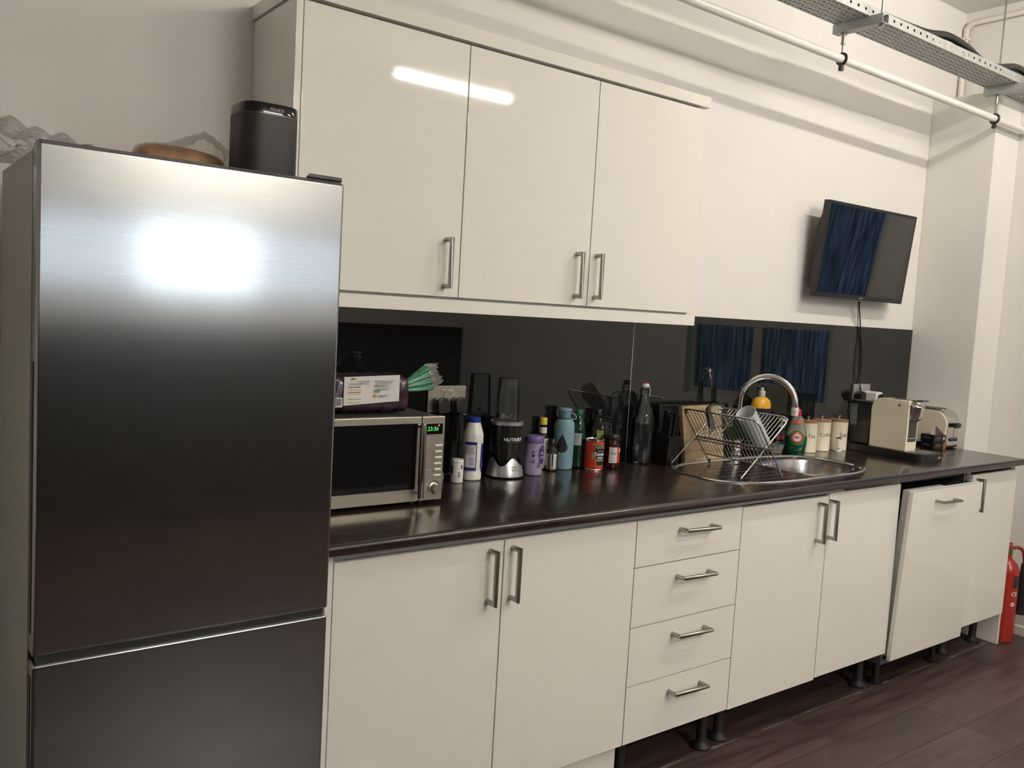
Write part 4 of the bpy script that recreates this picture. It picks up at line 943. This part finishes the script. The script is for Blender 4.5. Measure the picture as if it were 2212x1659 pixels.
def tilted(name, label, cat, base, axis, mats):
    """round vessel with its base at 'base' and its axis along 'axis'; mats = list of (part, profile, material, cap)"""
    t_ = thing(name, label, cat, base); q = Vector((0, 0, 1)).rotation_difference(Vector(axis).normalized()); t_.rotation_mode = 'QUATERNION'; t_.rotation_quaternion = q
    for nm, pr_, m, cp in mats: B().lathe(pr_, (0, 0), 32, cap=cp).done(nm, m, t_, True, 50)
    return t_
tilted('beaker', 'frosted white plastic beaker leaning in the dish rack', 'beaker', (1.955, -.440, 1.047), (-.69, .0, .72),
       [('body', [(.0, 0), (.029, 0), (.0305, .003), (.037, .160), (.038, .162), (.036, .162), (.0295, .005), (0, .004)], FROST, False)])
tilted('tumbler', 'clear upturned plastic tumbler leaning in the dish rack', 'tumbler', (1.948, -.250, 1.055), (-.42, .0, .91),
       [('body', [(.045, 0), (.0445, .001), (.041, .10), (.036, .115), (.025, .123), (0, .125)], CLEAR, False)])
tilted('wine_glass', 'clear wine glass upside down in the lower part of dish rack', 'glass', (1.905, -.345, .955), (.04, .02, 1),
       [('foot', [(0, .0), (.028, .001), (.030, .0025), (.006, .006), (.004, .012)], GLASS, False), ('stem', [(.004, .012), (.0035, .05), (.006, .056)], GLASS, False)])
# dark green heart shaped piece
def heart(n=40):
    out = []
    for k in range(n):
        a = 2*PI*k/n; out.append((16*math.sin(a)**3/16*.052, (13*math.cos(a)-5*math.cos(2*a)-2*math.cos(3*a)-math.cos(4*a))/16*.052))
    return out
b = B().prism(heart(), 1, -.007, .007, .003)
b.xf(Matrix.Translation((1.910, -.356, 1.088)) @ Matrix.Rotation(-.9, 4, 'Z') @ Matrix.Rotation(-.95, 4, 'Y'))
tag(b.done('heart_shape', pm('deep_green', (.004, .045, .018), .4), None), 'dark green heart shaped plastic piece in the dish rack', 'kitchen item')
# chopping board, black tray and knives leaning against the splashback
b = B(); o_ = [(0, 0), (.245, 0), (.245, .222), (.235, .228), (.010, .228), (0, .222)]
CHOP = noise_col(pm('board_wood', (.42, .29, .15), .5), (.20, .13, .065), (.46, .34, .20), scale=(5, 5, 14), nscale=2.5, detail=6)
t = thing('chopping_board', 'pale wooden chopping board standing behind the dish rack', 'board', (1.885, -.134, ZW+.0006)); t.rotation_euler = (-.16, 0, .04)
nb = 5
for k in range(nb):   # joined staves with a hanging hole cut in the end stave
    z0, z1 = k*.2265/nb, (k+1)*.2265/nb
    if k < nb-1: B().box(0, .245, 0, .018, z0+.0002, z1-.0002).done('stave', CHOP, t, True)
    else:
        bb = B(); bb.box(0, .012, 0, .018, z0+.0002, z1); bb.box(.030, .245, 0, .018, z0+.0002, z1); bb.box(.012, .030, 0, .018, z0+.0002, z0+.012); bb.box(.012, .030, 0, .018, z1-.012, z1); bb.done('stave', CHOP, t, True)
t = thing('baking_tray', 'black baking tray standing against splashback behind the chopping board', 'tray', (2.022, -.045, ZW+.0006)); t.rotation_euler = (-.06, 0, 0)
b = B(); b.box(-.21, .21, 0, .004, 0, .222); b.box(-.21, .21, -.014, 0, 0, .005); b.box(-.21, .21, -.014, 0, .217, .222); b.box(-.21, -.205, -.014, 0, .005, .217); b.box(.205, .21, -.014, 0, .005, .217)
b.done('pan', pm('tray_black', (.006, .006, .006), .5), t, True)
t = thing('knife_block', 'black knife block with dark handled knives beside the swing top bottle', 'knife block', (1.806, -.103, ZW+.0006)); t.rotation_euler = (0, 0, .0)
B().prism([(-.035, 0), (.04, 0), (.03, .13), (-.045, .105)], 0, -.035, .035, .004).done('block', pm('block_black', (.006, .006, .006), .45), t, True)
for k, (kx, ky) in enumerate(((-.022, -.022), (.0, -.024), (.022, -.02), (-.012, .008), (.014, .01))):
    b = B().box(-.007, .007, -.010, .010, 0, .085+.01*(k % 2), .004, 2); b.xf(Matrix.Translation((kx, ky, .108+.2*(ky+.03))) @ Matrix.Rotation(.10, 4, 'X')); b.done('knife_handle', pm('handle_black', (.008, .008, .008), .35), t, True)
    B().box(-.001, .001, -.009, .009, -.004, .004).xf(Matrix.Translation((kx, ky, .108+.2*(ky+.03))) @ Matrix.Rotation(.10, 4, 'X')).done('knife_bolster', CHROME, t, True)
# ------------------------------------------------------------------ coffee machine
t = thing('coffee_machine', 'cream capsule coffee machine with chrome head on black base', 'coffee machine', (3.05, -.28, ZW+.0005))
def W2(b): return b.xf(Matrix.Translation((-3.05, .28, 0)))
o_ = [(2.995, -.09)] + [(2.995+.05-.05*math.cos(a), -.464-.05*math.sin(a)) for a in [PI/2*i/8 for i in range(9)]] + [(3.178-.035+.035*math.sin(a), -.479-.035*math.cos(a)) for a in [PI/2*i/6 for i in range(7)]] + [(3.178, -.09)]
W2(B().prism(o_, 2, 0, .034, .002)).done('base', BLACKP, t, True)
W2(B().box(3.03, 3.165, -.500, -.425, .0340, .0355, .0005)).done('drip_grid', pm('drip_steel', (.25, .25, .25), .25, .9), t, True)
r = .045; z0, z1 = .0345, .262
pf = [(-.236, z0), (-.413, z0), (-.413, z1-.008)] + arc((-.405, z1-.008), .008, PI, PI/2, 4)[1:] + [(-.236-r, z1)] + arc((-.236-r, z1-r), r, PI/2, 0, 8)[1:]
W2(B().prism(pf, 0, 3.014, 3.106, .004)).done('body', CREAM, t, True)
W2(B().prism([(-.236, z0), (-.372, z0), (-.372, z1-.03), (-.36, z1-.012), (-.26, z1-.012), (-.236, z1-.04)], 0, 3.1065, 3.138, .004)).done('body_side', CREAM, t, True)
W2(B().box(3.026, 3.096, -.4136, -.409, .076, .176, .0005)).done('cup_recess', pm('recess_dark', (.03, .022, .018), .15), t, True)
W2(B().box(3.028, 3.094, -.424, -.4137, .090, .098, .002)).done('cup_rest', CHROME, t, True)
# chrome head: an arched hood over the outlet
def hood(u, v):
    a = PI*(u-.5)*1.15; z = .248-.070*v; rr = .034*(1-.30*v*v)+.002
    return (3.061+.042*math.sin(a)*(1-.12*v), -.412-rr*math.cos(a)*1.25*(1 if v > .1 else .65+3.5*v), z)
b = W2(B().grid(hood, 24, 14)); o = b.done('outlet_head', CHROME, t, True, 60); o.modifiers.new('s', 'SOLIDIFY').thickness = .004
W2(B().lathe([(.008, .172), (.009, .176), (.009, .20), (0, .20)], (3.061, -.430), 14)).done('outlet', BLACKP, t, True)
W2(B().prism([(-.315, .2625), (-.405, .2645), (-.455, .270), (-.468, .270), (-.468, .264), (-.45, .261), (-.405, .2585), (-.315, .2621)], 0, 3.032, 3.076, .001)).done('lever', pm('lever_chrome', (.55, .55, .54), .15, 1.), t, True)
W2(B().lathe([(.0055, 0), (.0055, .001), (0, .001)], (0, 0), 16).xf(Matrix.Translation((3.014, -.368, .238)) @ Matrix.Rotation(-PI/2, 4, 'Y'))).done('button', pm('button_dark', (.05, .045, .035), .3), t, True)
W2(B().lathe([(.0078, 0), (.0078, .0004), (0, .0004)], (0, 0), 16).xf(Matrix.Translation((3.014, -.368, .238)) @ Matrix.Rotation(-PI/2, 4, 'Y'))).done('button_ring', pm('ring_pale', (.75, .70, .58), .3), t, True)
TANK = thin('tank_plastic', (.42, .44, .44), 1.3, .04, haze=.06, hazecol=(.3, .3, .3))
tk = W2(B().box(3.020, 3.094, -.234, -.125, .036, .222, .008, 3)).done('water_tank', TANK, t, True)
W2(B().box(3.018, 3.096, -.2345, -.122, .222, .236, .004)).done('tank_lid', BLACKP, tk, True)
W2(B().box(3.024, 3.090, -.230, -.129, .040, .115, .006)).done('tank_water', thin('tank_water_m', (.45, .48, .48), 1., .02), tk, True)
W2(B().lathe([(0, 0), (.012, 0), (.012, .0005), (0, .0005)], (0, 0), 20, sy=.45).xf(Matrix.Translation((3.125, -.5142, .017)) @ Matrix.Rotation(PI/2, 4, 'X'))).done('emblem', GREYPR, t, True)
# ------------------------------------------------------------------ capsule boxes
BOXK = pm('box_black', (.012, .010, .010), .35); BRN = pm('flap_brown', (.09, .05, .045), .4)
def capbox(z, lab, rot, orange):
    t = thing('capsule_box', lab, 'box', (3.484, -.300, z), rot)
    B().box(0, .088, 0, .075, 0, .0355, .0008).done('carton', BOXK, t, True)
    M2 = Matrix.Rotation(PI/2, 4, 'X')
    text_flat('NESPRESSO', .0058, TEXTW, t, 0, 0, 0, Matrix.Translation((.034, -.0004, .022)) @ M2)
    b_ = B(); b_.box(.030, .072, -.0005, 0, .0255, .0262) if False else b_.box(.014, .042, -.0005, 0, .0105, .0125); b_.done('print_bar', pm('print_rose', (.30, .10, .08), .5), t, True)
    text_flat('NESPRESSO', .0078, pm('print_light', (.5, .5, .5), .5), t, 0, 0, 0, Matrix.Translation((-.0004, .042, .020)) @ Matrix.Rotation(-PI/2, 4, 'Z') @ M2)
    if orange: B().box(.068, .0875, -.0006, 0, .001, .0345).done('orange_panel', pm('box_orange', (.30, .10, .03), .45), t, True)
    else: B().box(.068, .078, -.0006, 0, .012, .026).done('white_panel', LABELW, t, True)
    return t
capbox(ZW+.0005, 'lower black capsule box with orange panel beside the coffee machine', -.20, True)
t2 = capbox(ZW+.0370, 'upper black capsule box with torn open lid beside the coffee machine', -.16, False)
b = B(); V = [b.bm.verts.new(p) for p in ((.020, .012, .0358), (.078, .006, .0358), (.074, .012, .046), (.044, .016, .068), (.025, .016, .080))]
b.bm.faces.new(V); o = b.done('torn_flap', BRN, t2, True, 0); o.modifiers.new('s', 'SOLIDIFY').thickness = .0012
b = B(); V = [b.bm.verts.new(p) for p in ((.020, .012, .0358), (.025, .016, .080), (.022, .030, .068), (.016, .034, .0358))]
b.bm.faces.new(V); o = b.done('torn_flap', LABELW, t2, True, 0); o.modifiers.new('s', 'SOLIDIFY').thickness = .0012
# ------------------------------------------------------------------ toaster
t = thing('toaster', 'cream and chrome two slot toaster against the pier', 'toaster', (3.646, -.165, ZW+.0005))
y0, y1, z0, z1 = -.145, .145, .018, .195
def tprof(g): 
    R1 = .075
    return [(y0+g, z0)] + arc((y0+R1, z1-R1-g), R1-g, PI, PI/2, 10) + arc((y1-R1, z1-R1-g), R1-g, PI/2, 0, 10) + [(y1-g, z0)]
B().prism(tprof(0), 0, -.055, .055, .002).done('chrome_body', pm('toaster_chrome', (.66, .66, .65), .16, 1.), t, True, 30)
for s in (-1, 1): B().prism(tprof(.004), 0, s*.0555, s*.070, .005).done('side_panel', CREAM, t, True, 30)
for s in (-1, 1): B().box(s*.022-.011, s*.022+.011, -.085, .085, z1-.002, z1+.0006).done('slot', BLACKP, t, True)
B().box(-.066, .066, y0+.008, y1-.008, .004, .0185, .002).done('base', BLACKP, t, True)
for x in (-.05, .05):
    for yy in (-.12, .12): B().lathe([(.010, 0), (.010, .005)], (x, yy), 12).done('foot', BLACKP, t, True)
B().box(.0035, .0065, y0-.0006, y0+.002, .05, .125).done('lever_slot', BLACKP, t, True)
b = B().lathe([(.012, -.026), (.0135, -.02), (.0135, .02), (.012, .026)], (0, 0), 16, sy=.7).xf(Matrix.Translation((.005, y0-.014, .118)) @ Matrix.Rotation(PI/2, 4, 'Y')); b.done('lever', BLACKP, t, True)
B().tube([(.005, y0, .118), (.005, y0-.012, .118)], .004, 8).done('lever_stem', BLACKP, t, True)
for x in (-.018, .005, .028): B().lathe([(.0085, 0), (.0085, .006), (.006, .009), (0, .009)], (0, 0), 14).xf(Matrix.Translation((x, y0-.0002, .046)) @ Matrix.Rotation(PI/2, 4, 'X')).done('button', BLACKP, t, True)
# ------------------------------------------------------------------ fire extinguisher
EX, EY = 3.808, -.562
t = thing('fire_extinguisher', 'red fire extinguisher with black horn on floor by end panel', 'fire extinguisher', (EX, EY, 0))
ERED = pm('extinguisher_red', (.36, .025, .018), .25, Coat_Weight=.3)
L2 = lambda pr_, nm, m, n=32: B().lathe(pr_, (0, 0), n).done(nm, m, t, True, 40)
L2([(.050, .0), (.054, .004), (.055, .02), (.055, .335), (.052, .362), (.043, .385), (.028, .402), (.016, .412), (.014, .43)], 'cylinder', ERED)
BRASS = pm('brass', (.42, .30, .13), .3, 1.)
L2([(.016, .43), (.017, .432), (.017, .452), (.012, .456), (.012, .47), (0, .472)], 'valve', BRASS, 20)
B().box(-.012, .030, -.011, .011, .452, .468, .003).done('valve_body', BRASS, t, True)
B().prism([(-.055, .470), (.018, .466), (.018, .474), (-.055, .484)], 1, -.009, .009, .002).done('carry_handle', ERED, t, True)
B().prism([(-.060, .492), (.016, .476), (.018, .486), (-.055, .506)], 1, -.008, .008, .002).done('squeeze_lever', ERED, t, True)
def cpts(P, n=6):
    P = [Vector(p) for p in P]; out = []
    for i in range(len(P)-1):
        p0, p1, p2, p3 = P[max(i-1, 0)], P[i], P[i+1], P[min(i+2, len(P)-1)]
        for k in range(n):
            u = k/n; out.append(.5*((2*p1)+(-p0+p2)*u+(2*p0-5*p1+4*p2-p3)*u*u+(-p0+3*p1-3*p2+p3)*u**3))
    return out+[P[-1]]
B().tube(cpts([(.028, -.004, .460), (.046, -.020, .464), (.060, -.036, .452), (.066, -.044, .42), (.067, -.048, .385)]), .008, 10).done('hose', pm('hose_red', (.25, .015, .02), .4), t, True, 60)
B().lathe([(.008, .39), (.013, .385), (.015, .33), (.027, .16), (.030, .135), (.026, .135), (.010, .32)], (.066, -.047), 20).xf(Matrix.Identity(4)).done('horn', BLACKP, t, True, 40)
ph = camphi(EX, EY)
B().patch(.0555, ph+.62, ph+1.35, .275, .335).done('label', TEXTK, t, True, 60)
text_wrap('CE', .028, TEXTW, t, .0556, ph+.80, .245, bold=.0002)
B().grid(lambda u, v: ((lambda a, z: (.0556*math.cos(a), .0556*math.sin(a), z))(ph+.72+.18*(.4+.6*v)*math.cos(2*PI*u), .195+.010*(.4+.6*v)*math.sin(2*PI*u))), 20, 2).done('round_mark', TEXTW, t, True, 60)
